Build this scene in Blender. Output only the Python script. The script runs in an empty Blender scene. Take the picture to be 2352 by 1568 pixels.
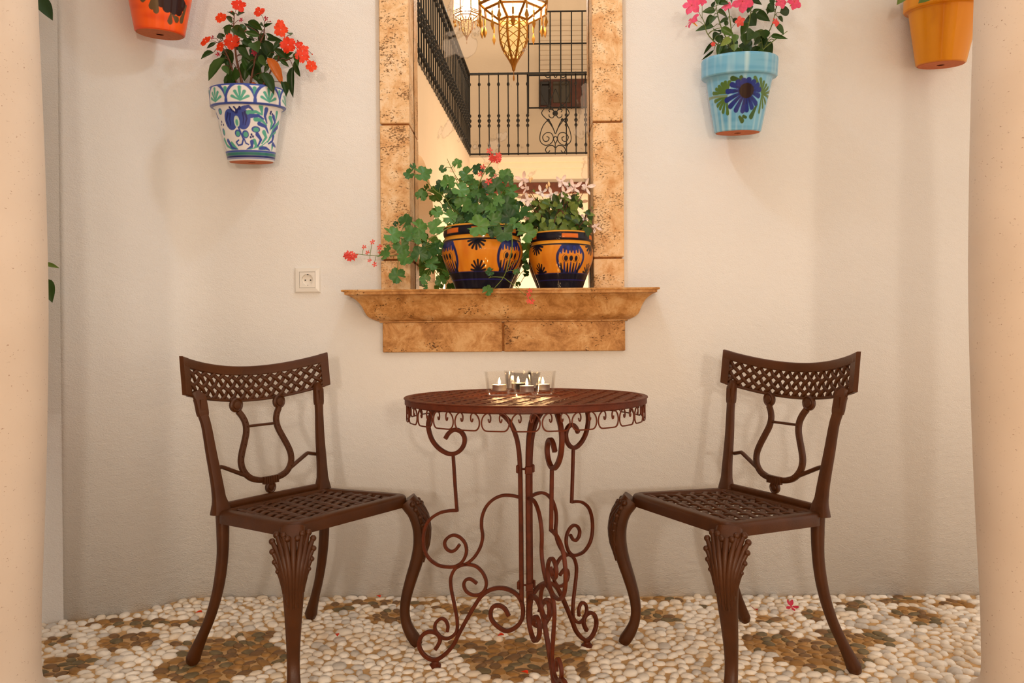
import bpy, bmesh, math, random
import numpy as np
from mathutils import Vector, Matrix, noise as mnoise
from mathutils.kdtree import KDTree

random.seed(7); np.random.seed(7)
SC = bpy.context.scene
COL = SC.collection
PI = math.pi

# ------------------------------------------------------------------ camera
CW, CH, CF = 2352, 1568, 1820.0
CAM_H, CAM_D = 0.915, 2.7988

def _camera_axes():
    a = math.radians(0.45)
    dx, dy = 1205 - CW / 2, 776 - CH / 2
    x = dx * math.cos(a) - dy * math.sin(a)
    y = dx * math.sin(a) + dy * math.cos(a)
    pitch = math.atan2(-y, CF)
    yaw = math.atan2(x * math.cos(pitch), CF)
    cp, sp, cy, sy = math.cos(pitch), math.sin(pitch), math.cos(yaw), math.sin(yaw)
    fw = Vector((-sy * cp, cy * cp, -sp)); rt = Vector((cy, sy, 0)); up = rt.cross(fw)
    r2 = rt * math.cos(a) - up * math.sin(a)
    u2 = rt * math.sin(a) + up * math.cos(a)
    return r2, u2, fw
CR, CU, CFW = _camera_axes()
CC = Vector((0, -CAM_D, CAM_H))
cam_data = bpy.data.cameras.new('camera')
cam = bpy.data.objects.new('camera', cam_data); COL.objects.link(cam)
cam_data.sensor_width = 36.0
cam_data.lens = CF / CW * 36.0
cam_data.clip_start = 0.05
M3 = Matrix((CR, CU, -CFW)).transposed()
cam.matrix_world = Matrix.Translation(CC) @ M3.to_4x4()
SC.camera = cam

def ray(px, py):
    return CR * ((px - CW / 2) / CF) + CU * (-(py - CH / 2) / CF) + CFW
def at(px, py, Y):
    """survey point of the photograph on the vertical plane at depth Y"""
    d = ray(px, py); return CC + d * ((Y - CC.y) / d.y)
MIRROR_Y = 0.095
def atm(px, py, Y):
    """survey point seen in the wall mirror, lying at depth Y in the courtyard"""
    p = at(px, py, 2 * MIRROR_Y - Y); return Vector((p.x, Y, p.z))

# ------------------------------------------------------------------ world, light, exposure
world = bpy.data.worlds.new('world'); SC.world = world
world.use_nodes = True
bg = world.node_tree.nodes['Background']
bg.inputs['Color'].default_value = (1.0, 0.855, 0.715, 1)
bg.inputs['Strength'].default_value = 1.28
SC.view_settings.view_transform = 'Standard'
SC.view_settings.look = 'None'
SC.view_settings.gamma = 1.0
SC.view_settings.exposure = -0.05
SC.view_settings.use_curve_mapping = False
LANTERN_POS = (-0.07, -0.62, 2.42)
LANTERN_W, LANTERN2_W, COURT_W = 40.0, 18.0, 470.0
WARM = (1.0, 0.86, 0.70)
LANTERN_COL = (0.74, 0.90, 1.0)

def lamp(name, loc, watt, radius, color=WARM):
    l = bpy.data.lights.new(name, 'POINT'); l.energy = watt; l.shadow_soft_size = radius; l.color = color
    o = bpy.data.objects.new(name, l); COL.objects.link(o); o.location = loc
    return o

# ------------------------------------------------------------------ helpers
def tag(o, label=None, cat=None, group=None, kind=None):
    if label: o['label'] = label
    if cat: o['category'] = cat
    if group: o['group'] = group
    if kind: o['kind'] = kind
    return o
def empty(name, loc=(0, 0, 0), rz=0.0):
    o = bpy.data.objects.new(name, None); COL.objects.link(o)
    o.location = loc; o.rotation_euler = (0, 0, rz); o.empty_display_size = 0.05
    return o
def link(name, me, parent=None):
    o = bpy.data.objects.new(name, me); COL.objects.link(o)
    if parent: o.parent = parent
    return o
def copy_tree(o, parent=None):
    c = o.copy(); COL.objects.link(c); c.parent = parent
    for ch in [x for x in list(o.children)]:
        copy_tree(ch, c)
    return c

def rrect(w, h, r=None, n=3):
    """rounded rectangle profile, centred"""
    if r is None: r = min(w, h) * 0.3
    out = []
    for cx, cy, a0 in ((w / 2 - r, h / 2 - r, 0), (-w / 2 + r, h / 2 - r, 90), (-w / 2 + r, -h / 2 + r, 180), (w / 2 - r, -h / 2 + r, 270)):
        for k in range(n):
            a = math.radians(a0 + 90 * k / (n - 1)) if n > 1 else math.radians(a0 + 45)
            out.append((cx + r * math.cos(a), cy + r * math.sin(a)))
    return out
def circ(r, n=8):
    return [(r * math.cos(2 * PI * k / n), r * math.sin(2 * PI * k / n)) for k in range(n)]
def spline(pts, per=6, closed=False):
    """Catmull-Rom through the points"""
    P = [Vector(p) for p in pts]; n = len(P); out = []
    segs = n if closed else n - 1
    for i in range(segs):
        if closed:
            p0, p1, p2, p3 = P[(i - 1) % n], P[i], P[(i + 1) % n], P[(i + 2) % n]
        else:
            p1, p2 = P[i], P[i + 1]
            p0 = P[i - 1] if i > 0 else p1 + (p1 - p2)
            p3 = P[i + 2] if i + 2 < n else p2 + (p2 - p1)
        for k in range(per):
            t = k / per
            out.append(0.5 * ((2 * p1) + (p2 - p0) * t + (2 * p0 - 5 * p1 + 4 * p2 - p3) * t * t + (3 * p1 - p0 - 3 * p2 + p3) * t ** 3))
    if not closed: out.append(P[-1].copy())
    return out

class MB:
    """collects shapes; build() links them as ONE mesh object"""
    def __init__(self): self.v = []; self.f = []; self.m = []; self.mi = 0
    def add(self, vs, fs):
        b = len(self.v); self.v += [tuple(x) for x in vs]
        self.f += [tuple(b + i for i in f) for f in fs]; self.m += [self.mi] * len(fs)
        return b
    def box(self, c, s, rz=0.0, M=None):
        x, y, z = s[0] / 2, s[1] / 2, s[2] / 2
        vs = [Vector((sx * x, sy * y, sz * z)) for sz in (-1, 1) for sy in (-1, 1) for sx in (-1, 1)]
        R = M if M is not None else Matrix.Rotation(rz, 3, 'Z')
        vs = [R @ q + Vector(c) for q in vs]
        self.add(vs, [(0, 2, 3, 1), (4, 5, 7, 6), (0, 1, 5, 4), (2, 6, 7, 3), (0, 4, 6, 2), (1, 3, 7, 5)])
    def bbox(self, c, s, bev=0.004, rz=0.0):
        """box with chamfered edges (octagonal in plan, chamfered top and bottom)"""
        x, y, z = s[0] / 2, s[1] / 2, s[2] / 2; b = min(bev, x * .9, y * .9, z * .9)
        def ring(dx, dy, zz, bb):
            return [(-dx + bb, -dy, zz), (dx - bb, -dy, zz), (dx, -dy + bb, zz), (dx, dy - bb, zz), (dx - bb, dy, zz), (-dx + bb, dy, zz), (-dx, dy - bb, zz), (-dx, -dy + bb, zz)]
        R = Matrix.Rotation(rz, 3, 'Z'); rs = [ring(x - b, y - b, -z, b * .3), ring(x, y, -z + b, b), ring(x, y, z - b, b), ring(x - b, y - b, z, b * .3)]
        vs = [R @ Vector(p) + Vector(c) for r in rs for p in r]; fs = []
        for i in range(3):
            for k in range(8): fs.append((i * 8 + k, i * 8 + (k + 1) % 8, i * 8 + 8 + (k + 1) % 8, i * 8 + 8 + k))
        fs.append(tuple(range(7, -1, -1))); fs.append(tuple(range(24, 32)))
        self.add(vs, fs)
    def sweep(self, pts, prof, up=None, scales=None, closed=False, cap=True):
        P = [Vector(p) for p in pts]; n = len(P); k = len(prof)
        T = []
        for i in range(n):
            if closed: t = P[(i + 1) % n] - P[i - 1]
            else: t = P[min(i + 1, n - 1)] - P[max(i - 1, 0)]
            T.append(t.normalized() if t.length > 1e-9 else Vector((0, 0, 1)))
        vs = []; N = None
        for i in range(n):
            t = T[i]
            if up is not None:
                u = Vector(up(i)) if callable(up) else Vector(up)
                nn = u - t * u.dot(t)
                if nn.length < 1e-6: nn = N or t.orthogonal()
            else:
                nn = t.orthogonal() if N is None else N - t * N.dot(t)
            nn.normalize(); N = nn; s = t.cross(nn)
            sc = scales[i] if scales else 1.0
            sa, sb = sc if isinstance(sc, (tuple, list)) else (sc, sc)
            for a, b in prof: vs.append(P[i] + s * (a * sa) + nn * (b * sb))
        fs = []
        m = n if closed else n - 1
        for i in range(m):
            j = (i + 1) % n
            for q in range(k): fs.append((i * k + q, i * k + (q + 1) % k, j * k + (q + 1) % k, j * k + q))
        if cap and not closed:
            fs.append(tuple(range(k - 1, -1, -1))); fs.append(tuple((n - 1) * k + q for q in range(k)))
        self.add(vs, fs)
    def tube(self, pts, r, seg=8, closed=False):
        if isinstance(r, (list, tuple)): self.sweep(pts, circ(1.0, seg), scales=list(r), closed=closed)
        else: self.sweep(pts, circ(r, seg), closed=closed)
    def lathe(self, prof, seg=32, c=(0, 0, 0), M=None, cap0=True, cap1=True):
        """prof: (r, z) from bottom to top"""
        vs = []; fs = []; n = len(prof)
        for r, z in prof:
            for k in range(seg):
                a = 2 * PI * k / seg; vs.append(Vector((r * math.cos(a), r * math.sin(a), z)))
        if M is not None: vs = [M @ v for v in vs]
        vs = [v + Vector(c) for v in vs]
        for i in range(n - 1):
            for k in range(seg): fs.append((i * seg + k, i * seg + (k + 1) % seg, i * seg + seg + (k + 1) % seg, i * seg + seg + k))
        if cap0: fs.append(tuple(range(seg - 1, -1, -1)))
        if cap1: fs.append(tuple((n - 1) * seg + k for k in range(seg)))
        self.add(vs, fs)
    def ball(self, c, r, seg=8, rings=5, M=None):
        s = r if isinstance(r, (tuple, list)) else (r, r, r)
        vs = [Vector((0, 0, -1))]; fs = []
        for i in range(1, rings):
            a = -PI / 2 + PI * i / rings
            for k in range(seg): vs.append(Vector((math.cos(a) * math.cos(2 * PI * k / seg), math.cos(a) * math.sin(2 * PI * k / seg), math.sin(a))))
        vs.append(Vector((0, 0, 1)))
        for k in range(seg): fs.append((0, 1 + (k + 1) % seg, 1 + k))
        for i in range(rings - 2):
            for k in range(seg):
                a = 1 + i * seg; fs.append((a + k, a + (k + 1) % seg, a + seg + (k + 1) % seg, a + seg + k))
        t = len(vs) - 1; b = 1 + (rings - 2) * seg
        for k in range(seg): fs.append((b + k, b + (k + 1) % seg, t))
        vs = [Vector((v.x * s[0], v.y * s[1], v.z * s[2])) for v in vs]
        if M is not None: vs = [M @ v for v in vs]
        self.add([v + Vector(c) for v in vs], fs)
    def prism(self, poly, origin, ax, ay, depth):
        """polygon in the plane (ax, ay) pushed along ax x ay by depth"""
        ax, ay, o = Vector(ax), Vector(ay), Vector(origin); n = ax.cross(ay).normalized() * depth; k = len(poly)
        a = [o + ax * p[0] + ay * p[1] for p in poly]
        fs = [tuple(range(k - 1, -1, -1)), tuple(range(k, 2 * k))] + [(i, (i + 1) % k, k + (i + 1) % k, k + i) for i in range(k)]
        self.add(a + [p + n for p in a], fs)
    def build(self, name, mat, parent=None, smooth=True, angle=40):
        me = bpy.data.meshes.new(name); me.from_pydata(self.v, [], self.f)
        mats = mat if isinstance(mat, (list, tuple)) else [mat]
        for m in mats: me.materials.append(m)
        if len(mats) > 1: me.polygons.foreach_set('material_index', self.m)
        fix_normals(me)
        if smooth: shade(me, angle)
        return link(name, me, parent)
def fix_normals(me):
    bm = bmesh.new(); bm.from_mesh(me); bmesh.ops.recalc_face_normals(bm, faces=bm.faces); bm.to_mesh(me); bm.free()
def shade(me, angle=40):
    me.polygons.foreach_set('use_smooth', [True] * len(me.polygons))
    if angle < 180: me.set_sharp_from_angle(angle=math.radians(angle))
    me.update()

# ------------------------------------------------------------------ materials
def nmat(name):
    m = bpy.data.materials.new(name); m.use_nodes = True
    nt = m.node_tree; return m, nt, nt.nodes['Principled BSDF']
def N(nt, t, **kw):
    n = nt.nodes.new(t)
    for k, v in kw.items():
        if k.startswith('_'): setattr(n, k[1:], v)
        else: n.inputs[k.replace('_', ' ')].default_value = v
    return n
def ramp(nt, stops):
    r = nt.nodes.new('ShaderNodeValToRGB'); e = r.color_ramp.elements
    e[0].position, e[0].color = stops[0][0], (*stops[0][1], 1)
    e[1].position, e[1].color = stops[-1][0], (*stops[-1][1], 1)
    for p, c in stops[1:-1]:
        x = e.new(p); x.color = (*c, 1)
    return r
def srgb(r, g, b):
    f = lambda c: (c / 255 / 12.92) if c / 255 <= .04045 else ((c / 255 + .055) / 1.055) ** 2.4
    return (f(r), f(g), f(b))
def simple(name, col, rough=.5, metal=0.0, var=0.0, scale=30.0, bump=0.0, bscale=120.0, spec=None, coat=0.0, sss=0.0):
    m, nt, b = nmat(name)
    b.inputs['Base Color'].default_value = (*col, 1); b.inputs['Roughness'].default_value = rough; b.inputs['Metallic'].default_value = metal
    if spec is not None: b.inputs['Specular IOR Level'].default_value = spec
    if coat: b.inputs['Coat Weight'].default_value = coat; b.inputs['Coat Roughness'].default_value = .08
    if sss: b.inputs['Subsurface Weight'].default_value = sss; b.inputs['Subsurface Radius'].default_value = (.01, .01, .006)
    tc = N(nt, 'ShaderNodeTexCoord')
    if var:
        no = N(nt, 'ShaderNodeTexNoise', Scale=scale, Detail=4.0); nt.links.new(tc.outputs['Object'], no.inputs['Vector'])
        lo = tuple(max(0, c * (1 - var)) for c in col); hi = tuple(min(1, c * (1 + var)) for c in col)
        r = ramp(nt, [(.3, lo), (.7, hi)]); nt.links.new(no.outputs['Fac'], r.inputs['Fac']); nt.links.new(r.outputs['Color'], b.inputs['Base Color'])
    if bump:
        n2 = N(nt, 'ShaderNodeTexNoise', Scale=bscale, Detail=3.0); nt.links.new(tc.outputs['Object'], n2.inputs['Vector'])
        bp = N(nt, 'ShaderNodeBump', Strength=bump, Distance=.002); nt.links.new(n2.outputs['Fac'], bp.inputs['Height']); nt.links.new(bp.outputs['Normal'], b.inputs['Normal'])
    return m

def plaster_mat(name, col, grain=1.0):
    m, nt, b = nmat(name); L = nt.links.new
    b.inputs['Roughness'].default_value = .78; b.inputs['Specular IOR Level'].default_value = .25
    tc = N(nt, 'ShaderNodeTexCoord')
    n1 = N(nt, 'ShaderNodeTexNoise', Scale=2.2, Detail=5.0, Roughness=.6); L(tc.outputs['Object'], n1.inputs['Vector'])
    lo = tuple(c * .955 for c in col)
    r = ramp(nt, [(.35, lo), (.65, col)]); L(n1.outputs['Fac'], r.inputs['Fac'])
    L(r.outputs['Color'], b.inputs['Base Color'])
    # trowel undulation, stretched brush grain and fine tooth
    mp = N(nt, 'ShaderNodeMapping'); mp.inputs['Rotation'].default_value = (0, math.radians(35), 0); mp.inputs['Scale'].default_value = (1, 1, 1.7)
    L(tc.outputs['Object'], mp.inputs['Vector'])
    big = N(nt, 'ShaderNodeTexNoise', Scale=4.0, Detail=4.0); L(tc.outputs['Object'], big.inputs['Vector'])
    mid = N(nt, 'ShaderNodeTexNoise', Scale=26.0, Detail=6.0, Roughness=.62); L(mp.outputs['Vector'], mid.inputs['Vector'])
    fine = N(nt, 'ShaderNodeTexNoise', Scale=210.0, Detail=3.0); L(mp.outputs['Vector'], fine.inputs['Vector'])
    b1 = N(nt, 'ShaderNodeBump', Strength=.14, Distance=.02); L(big.outputs['Fac'], b1.inputs['Height'])
    b2 = N(nt, 'ShaderNodeBump', Strength=.62 * grain, Distance=.004); L(mid.outputs['Fac'], b2.inputs['Height']); L(b1.outputs['Normal'], b2.inputs['Normal'])
    b3 = N(nt, 'ShaderNodeBump', Strength=1.0 * grain, Distance=.0017); L(fine.outputs['Fac'], b3.inputs['Height']); L(b2.outputs['Normal'], b3.inputs['Normal'])
    L(b3.outputs['Normal'], b.inputs['Normal'])
    return m

def travertine_mat(name, dark, mid, light, pit=.56):
    m, nt, b = nmat(name); L = nt.links.new
    b.inputs['Roughness'].default_value = .55; b.inputs['Specular IOR Level'].default_value = .3
    tc = N(nt, 'ShaderNodeTexCoord'); oi = N(nt, 'ShaderNodeObjectInfo')
    ad = N(nt, 'ShaderNodeVectorMath', _operation='MULTIPLY_ADD'); L(oi.outputs['Random'], ad.inputs[0]); ad.inputs[1].default_value = (9, 7, 5); L(tc.outputs['Object'], ad.inputs[2])
    n1 = N(nt, 'ShaderNodeTexNoise', Scale=15.0, Detail=10.0, Roughness=.78, Distortion=.4); L(ad.outputs[0], n1.inputs['Vector'])
    r = ramp(nt, [(.37, dark), (.5, mid), (.62, light)]); L(n1.outputs['Fac'], r.inputs['Fac'])
    # pits gathered in drifts
    mp = N(nt, 'ShaderNodeMapping'); mp.inputs['Scale'].default_value = (1, 1, 1.7); L(ad.outputs[0], mp.inputs['Vector'])
    p1 = N(nt, 'ShaderNodeTexNoise', Scale=125.0, Detail=4.0, Roughness=.6); L(mp.outputs['Vector'], p1.inputs['Vector'])
    p2 = N(nt, 'ShaderNodeTexNoise', Scale=11.0, Detail=2.0); L(mp.outputs['Vector'], p2.inputs['Vector'])
    mu = N(nt, 'ShaderNodeMath', _operation='MULTIPLY_ADD'); L(p2.outputs['Fac'], mu.inputs[0]); mu.inputs[1].default_value = .55; L(p1.outputs['Fac'], mu.inputs[2])
    pr = ramp(nt, [(pit + .335, (0, 0, 0)), (pit + .365, (1, 1, 1))]); L(mu.outputs[0], pr.inputs['Fac'])
    mx = N(nt, 'ShaderNodeMix', _data_type='RGBA'); L(pr.outputs['Color'], mx.inputs['Factor']); L(r.outputs['Color'], mx.inputs['A'])
    mx.inputs['B'].default_value = (*tuple(c * .42 for c in dark), 1)
    L(mx.outputs['Result'], b.inputs['Base Color'])
    inv = N(nt, 'ShaderNodeMath', _operation='SUBTRACT'); inv.inputs[0].default_value = 1.0; L(pr.outputs['Color'], inv.inputs[1])
    b1 = N(nt, 'ShaderNodeBump', Strength=.8, Distance=.004); L(inv.outputs[0], b1.inputs['Height'])
    b2 = N(nt, 'ShaderNodeBump', Strength=.3, Distance=.003); L(p1.outputs['Fac'], b2.inputs['Height']); L(b1.outputs['Normal'], b2.inputs['Normal'])
    L(b2.outputs['Normal'], b.inputs['Normal'])
    return m

M = {}
M['plaster'] = plaster_mat('white_plaster', (.82, .80, .775))
M['court_plaster'] = plaster_mat('courtyard_plaster', (.76, .64, .50), .6)
M['trav'] = travertine_mat('travertine', srgb(208, 152, 96), srgb(232, 190, 140), srgb(240, 210, 172))
M['trav_dark'] = travertine_mat('travertine_sill', srgb(158, 106, 54), srgb(198, 144, 84), srgb(220, 176, 122), .60)
M['stone_joint'] = simple('stone_joint', srgb(150, 96, 46), .9, var=.25, scale=120)
M['mortar'] = simple('sandy_mortar', srgb(208, 168, 116), .9, var=.18, scale=60, bump=.8, bscale=350)
def column_mat():
    m, nt, b = nmat('speckled_stone'); L = nt.links.new
    b.inputs['Roughness'].default_value = .6
    tc = N(nt, 'ShaderNodeTexCoord'); mp = N(nt, 'ShaderNodeMapping'); L(tc.outputs['Object'], mp.inputs['Vector'])
    mp.inputs['Rotation'].default_value = (0, math.radians(50), 0); mp.inputs['Scale'].default_value = (1.0, 1.0, 1.8)
    n = N(nt, 'ShaderNodeTexNoise', Scale=110.0, Detail=4.0, Roughness=.7); L(mp.outputs['Vector'], n.inputs['Vector'])
    r = ramp(nt, [(.645, (0, 0, 0)), (.70, (1, 1, 1))]); L(n.outputs['Fac'], r.inputs['Fac'])
    n2 = N(nt, 'ShaderNodeTexNoise', Scale=5.0, Detail=3.0); L(tc.outputs['Object'], n2.inputs['Vector'])
    r2 = ramp(nt, [(.3, srgb(216, 198, 180)), (.7, srgb(224, 207, 190))]); L(n2.outputs['Fac'], r2.inputs['Fac'])
    mx = N(nt, 'ShaderNodeMix', _data_type='RGBA'); L(r.outputs['Color'], mx.inputs['Factor']); L(r2.outputs['Color'], mx.inputs['A']); mx.inputs['B'].default_value = (*srgb(150, 112, 84), 1)
    L(mx.outputs['Result'], b.inputs['Base Color'])
    bp = N(nt, 'ShaderNodeBump', Strength=.25, Distance=.002, ); bp.invert = True; L(r.outputs['Color'], bp.inputs['Height']); L(bp.outputs['Normal'], b.inputs['Normal'])
    return m
M['column'] = column_mat()
M['chair'] = simple('bronze_brown_cast_metal', srgb(74, 38, 10), .38, .0, spec=.32, var=.18, scale=14, bump=.25, bscale=500)
M['rust'] = simple('rust_red_iron', srgb(90, 36, 10), .46, .0, spec=.28, var=.25, scale=40, bump=.3, bscale=300)
M['iron'] = simple('black_wrought_iron', (.012, .011, .010), .45, .3)
M['brass'] = simple('aged_brass', srgb(176, 122, 48), .38, .8, var=.2, scale=60)
M['terracotta'] = simple('terracotta', srgb(190, 100, 48), .8, var=.12, scale=80, bump=.3, bscale=300)
M['soil'] = simple('potting_soil', (.02, .012, .007), .95, bump=.9, bscale=160)
M['white_plastic'] = simple('white_plastic', (.82, .79, .74), .22)
M['black_hole'] = simple('black_hole', (.004, .004, .004), .7)
M['steel'] = simple('bright_steel', (.6, .6, .6), .25, 1.0)
M['dark_wood'] = simple('dark_stained_wood', srgb(86, 38, 16), .5, var=.3, scale=18)
def leaf_mat(name, a, bcol, rough=.42, trans=.25):
    m, nt, b = nmat(name); L = nt.links.new
    oi = N(nt, 'ShaderNodeObjectInfo'); r = ramp(nt, [(0, a), (1, bcol)]); L(oi.outputs['Random'], r.inputs['Fac'])
    tc = N(nt, 'ShaderNodeTexCoord'); no = N(nt, 'ShaderNodeTexNoise', Scale=3.0, Detail=3.0); L(tc.outputs['Object'], no.inputs['Vector'])
    hv = N(nt, 'ShaderNodeHueSaturation'); L(r.outputs['Color'], hv.inputs['Color'])
    mr = N(nt, 'ShaderNodeMapRange'); L(no.outputs['Fac'], mr.inputs['Value']); mr.inputs['To Min'].default_value = .7; mr.inputs['To Max'].default_value = 1.3; L(mr.outputs['Result'], hv.inputs['Value'])
    L(hv.outputs['Color'], b.inputs['Base Color']); b.inputs['Roughness'].default_value = rough
    tr = N(nt, 'ShaderNodeBsdfTranslucent'); L(hv.outputs['Color'], tr.inputs['Color'])
    mix = N(nt, 'ShaderNodeMixShader'); mix.inputs[0].default_value = trans
    L(b.outputs[0], mix.inputs[1]); L(tr.outputs[0], mix.inputs[2]); L(mix.outputs[0], nt.nodes['Material Output'].inputs['Surface'])
    return m
M['leaf_dark'] = leaf_mat('dark_green_leaf', srgb(34, 62, 22), srgb(64, 96, 34))
M['leaf_ger'] = leaf_mat('geranium_leaf', srgb(22, 70, 24), srgb(94, 146, 68))
M['leaf_fresh'] = leaf_mat('fresh_green_leaf', srgb(70, 104, 34), srgb(132, 152, 66))
M['leaf_autumn'] = leaf_mat('yellowing_leaf', srgb(196, 128, 40), srgb(210, 110, 50))
M['stem'] = simple('green_stem', srgb(104, 122, 48), .5)
M['stem_brown'] = simple('reddish_stem', srgb(104, 58, 34), .5)
M['red_petal'] = leaf_mat('red_orange_petal', srgb(236, 52, 14), srgb(248, 74, 20), .5, .3)
M['pink_petal'] = leaf_mat('pink_petal', srgb(232, 66, 112), srgb(246, 96, 136), .5, .3)
M['coral_petal'] = leaf_mat('coral_petal', srgb(236, 76, 72), srgb(246, 108, 96), .5, .3)
M['white_petal'] = leaf_mat('white_pink_petal', srgb(255, 246, 243), srgb(253, 222, 212), .5, .15)
M['magenta_petal'] = leaf_mat('magenta_petal', srgb(170, 12, 48), srgb(196, 30, 66), .5, .2)
M['yellow'] = simple('flower_throat_yellow', srgb(240, 170, 40), .5)
M['cream_bud'] = simple('cream_bud', srgb(244, 204, 150), .5)
def glass_mat():
    """thin clear glass: light passes, faces reflect by the viewing angle"""
    m, nt, b = nmat('clear_glass'); L = nt.links.new
    tr = N(nt, 'ShaderNodeBsdfTransparent'); tr.inputs['Color'].default_value = (.995, .985, .97, 1)
    gl = N(nt, 'ShaderNodeBsdfGlossy', Roughness=.03); lw = N(nt, 'ShaderNodeLayerWeight', Blend=.18)
    mx = N(nt, 'ShaderNodeMixShader'); fm = N(nt, 'ShaderNodeMath', _operation='MULTIPLY'); L(lw.outputs['Fresnel'], fm.inputs[0]); fm.inputs[1].default_value = .28; L(fm.outputs[0], mx.inputs[0]); L(tr.outputs[0], mx.inputs[1]); L(gl.outputs[0], mx.inputs[2])
    L(mx.outputs[0], nt.nodes['Material Output'].inputs['Surface']); return m
M['glass'] = glass_mat()
def emit(name, col, s):
    m, nt, b = nmat(name); b.inputs['Base Color'].default_value = (*col, 1); b.inputs['Emission Color'].default_value = (*col, 1); b.inputs['Emission Strength'].default_value = s; return m
M['flame'] = emit('candle_flame', (1.0, .66, .28), 60.0)
M['wax'] = simple('candle_wax', (.9, .78, .62), .4, sss=.3)
M['alu'] = simple('tealight_aluminium', (.75, .72, .68), .3, .9)
def lantern_glass(name, s, t, col=(1, .90, .74)):
    """frosted lit pane: part of the lamp's light passes straight through, part glows"""
    m, nt, b = nmat(name); L = nt.links.new
    e = N(nt, 'ShaderNodeEmission'); e.inputs['Color'].default_value = (*col, 1); e.inputs['Strength'].default_value = s
    tr = N(nt, 'ShaderNodeBsdfTransparent'); mx = N(nt, 'ShaderNodeMixShader'); mx.inputs[0].default_value = t
    L(tr.outputs[0], mx.inputs[1]); L(e.outputs[0], mx.inputs[2]); L(mx.outputs[0], nt.nodes['Material Output'].inputs['Surface'])
    return m
M['pane'] = lantern_glass('lit_lantern_pane', 4.0, .5)
M['amber_pane'] = lantern_glass('amber_lantern_pane', 1.3, .6, (1, .72, .30))
def mirror_mat():
    m, nt, b = nmat('aged_mirror'); L = nt.links.new
    b.inputs['Metallic'].default_value = 1.0; b.inputs['Roughness'].default_value = .004; b.inputs['Base Color'].default_value = (.88, .76, .61, 1)
    tc = N(nt, 'ShaderNodeTexCoord')
    n = N(nt, 'ShaderNodeTexNoise', Scale=5.0, Detail=6.0, Roughness=.55, Distortion=.5); L(tc.outputs['Object'], n.inputs['Vector'])
    r = ramp(nt, [(.60, (0, 0, 0)), (.605, (1, 1, 1))]); L(n.outputs['Fac'], r.inputs['Fac'])
    e1 = ramp(nt, [(.592, (0, 0, 0)), (.598, (1, 1, 1)), (.604, (1, 1, 1)), (.61, (0, 0, 0))]); L(n.outputs['Fac'], e1.inputs['Fac'])
    d = N(nt, 'ShaderNodeBsdfDiffuse'); d.inputs['Color'].default_value = (.72, .62, .52, 1)
    k = N(nt, 'ShaderNodeBsdfDiffuse'); k.inputs['Color'].default_value = (.10, .06, .03, 1)
    f1 = N(nt, 'ShaderNodeMath', _operation='MULTIPLY'); L(r.outputs['Color'], f1.inputs[0]); f1.inputs[1].default_value = .22
    gr = N(nt, 'ShaderNodeTexNoise', Scale=30.0, Detail=2.0); L(tc.outputs['Object'], gr.inputs['Vector'])
    f2 = N(nt, 'ShaderNodeMath', _operation='MULTIPLY'); L(e1.outputs['Color'], f2.inputs[0]); L(gr.outputs['Fac'], f2.inputs[1])
    f3 = N(nt, 'ShaderNodeMath', _operation='MULTIPLY'); L(f2.outputs[0], f3.inputs[0]); f3.inputs[1].default_value = .55
    m1 = N(nt, 'ShaderNodeMixShader'); L(f1.outputs[0], m1.inputs[0]); L(b.outputs[0], m1.inputs[1]); L(d.outputs[0], m1.inputs[2])
    m2 = N(nt, 'ShaderNodeMixShader'); L(f3.outputs[0], m2.inputs[0]); L(m1.outputs[0], m2.inputs[1]); L(k.outputs[0], m2.inputs[2])
    L(m2.outputs[0], nt.nodes['Material Output'].inputs['Surface'])
    return m
M['mirror'] = mirror_mat()
def paint_mat(name, rough=.1):
    m, nt, b = nmat(name); L = nt.links.new
    a = N(nt, 'ShaderNodeVertexColor'); a.layer_name = 'Paint'; L(a.outputs['Color'], b.inputs['Base Color'])
    b.inputs['Roughness'].default_value = .5; b.inputs['Specular IOR Level'].default_value = .15; b.inputs['Coat Weight'].default_value = .5; b.inputs['Coat IOR'].default_value = 1.4; b.inputs['Coat Roughness'].default_value = rough
    return m
M['glaze'] = paint_mat('painted_glaze', .05)
# ================================================================== STRUCTURE
def sheet(name, plan, zs, skip, mat, thick=.2):
    """upright wall following a plan polyline (ordered so that the room lies on its right), with openings"""
    vs = []; fs = []; nz = len(zs)
    for x, y in plan:
        for z in zs: vs.append((x, y, z))
    for i in range(len(plan) - 1):
        for k in range(nz - 1):
            if skip and skip((plan[i][0] + plan[i + 1][0]) / 2, (plan[i][1] + plan[i + 1][1]) / 2, (zs[k] + zs[k + 1]) / 2): continue
            fs.append((i * nz + k, (i + 1) * nz + k, (i + 1) * nz + k + 1, i * nz + k + 1))
    me = bpy.data.meshes.new(name); me.from_pydata(vs, [], fs); me.materials.append(mat)
    shade(me, 50)
    o = link(name, me)
    s = o.modifiers.new('thickness', 'SOLIDIFY'); s.thickness = thick; s.offset = -1
    return tag(o, kind='structure')

curve = [(-1.0, 0), (-1.13, 0.003), (-1.215, -0.025), (-1.27, -0.10), (-1.34, -0.165), (-1.44, -0.21), (-1.512, -0.24)]
cs = [(p.x, p.y) for p in spline([(x, y, 0) for x, y in curve], 5)]
# faces must look at the room: walk left -> right
plan = list(reversed(cs)) + [(-.42, 0), (.262, 0), (1.0, 0), (2.6, 0)]
wall_back = sheet('wall_back', plan, [0, 1.05, 2.42, 3.1], lambda x, y, z: -.42 < x < .262 and 1.05 < z < 2.42, M['plaster'])
tag(wall_back, 'white rough-plastered wall behind the table and chairs')

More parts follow.
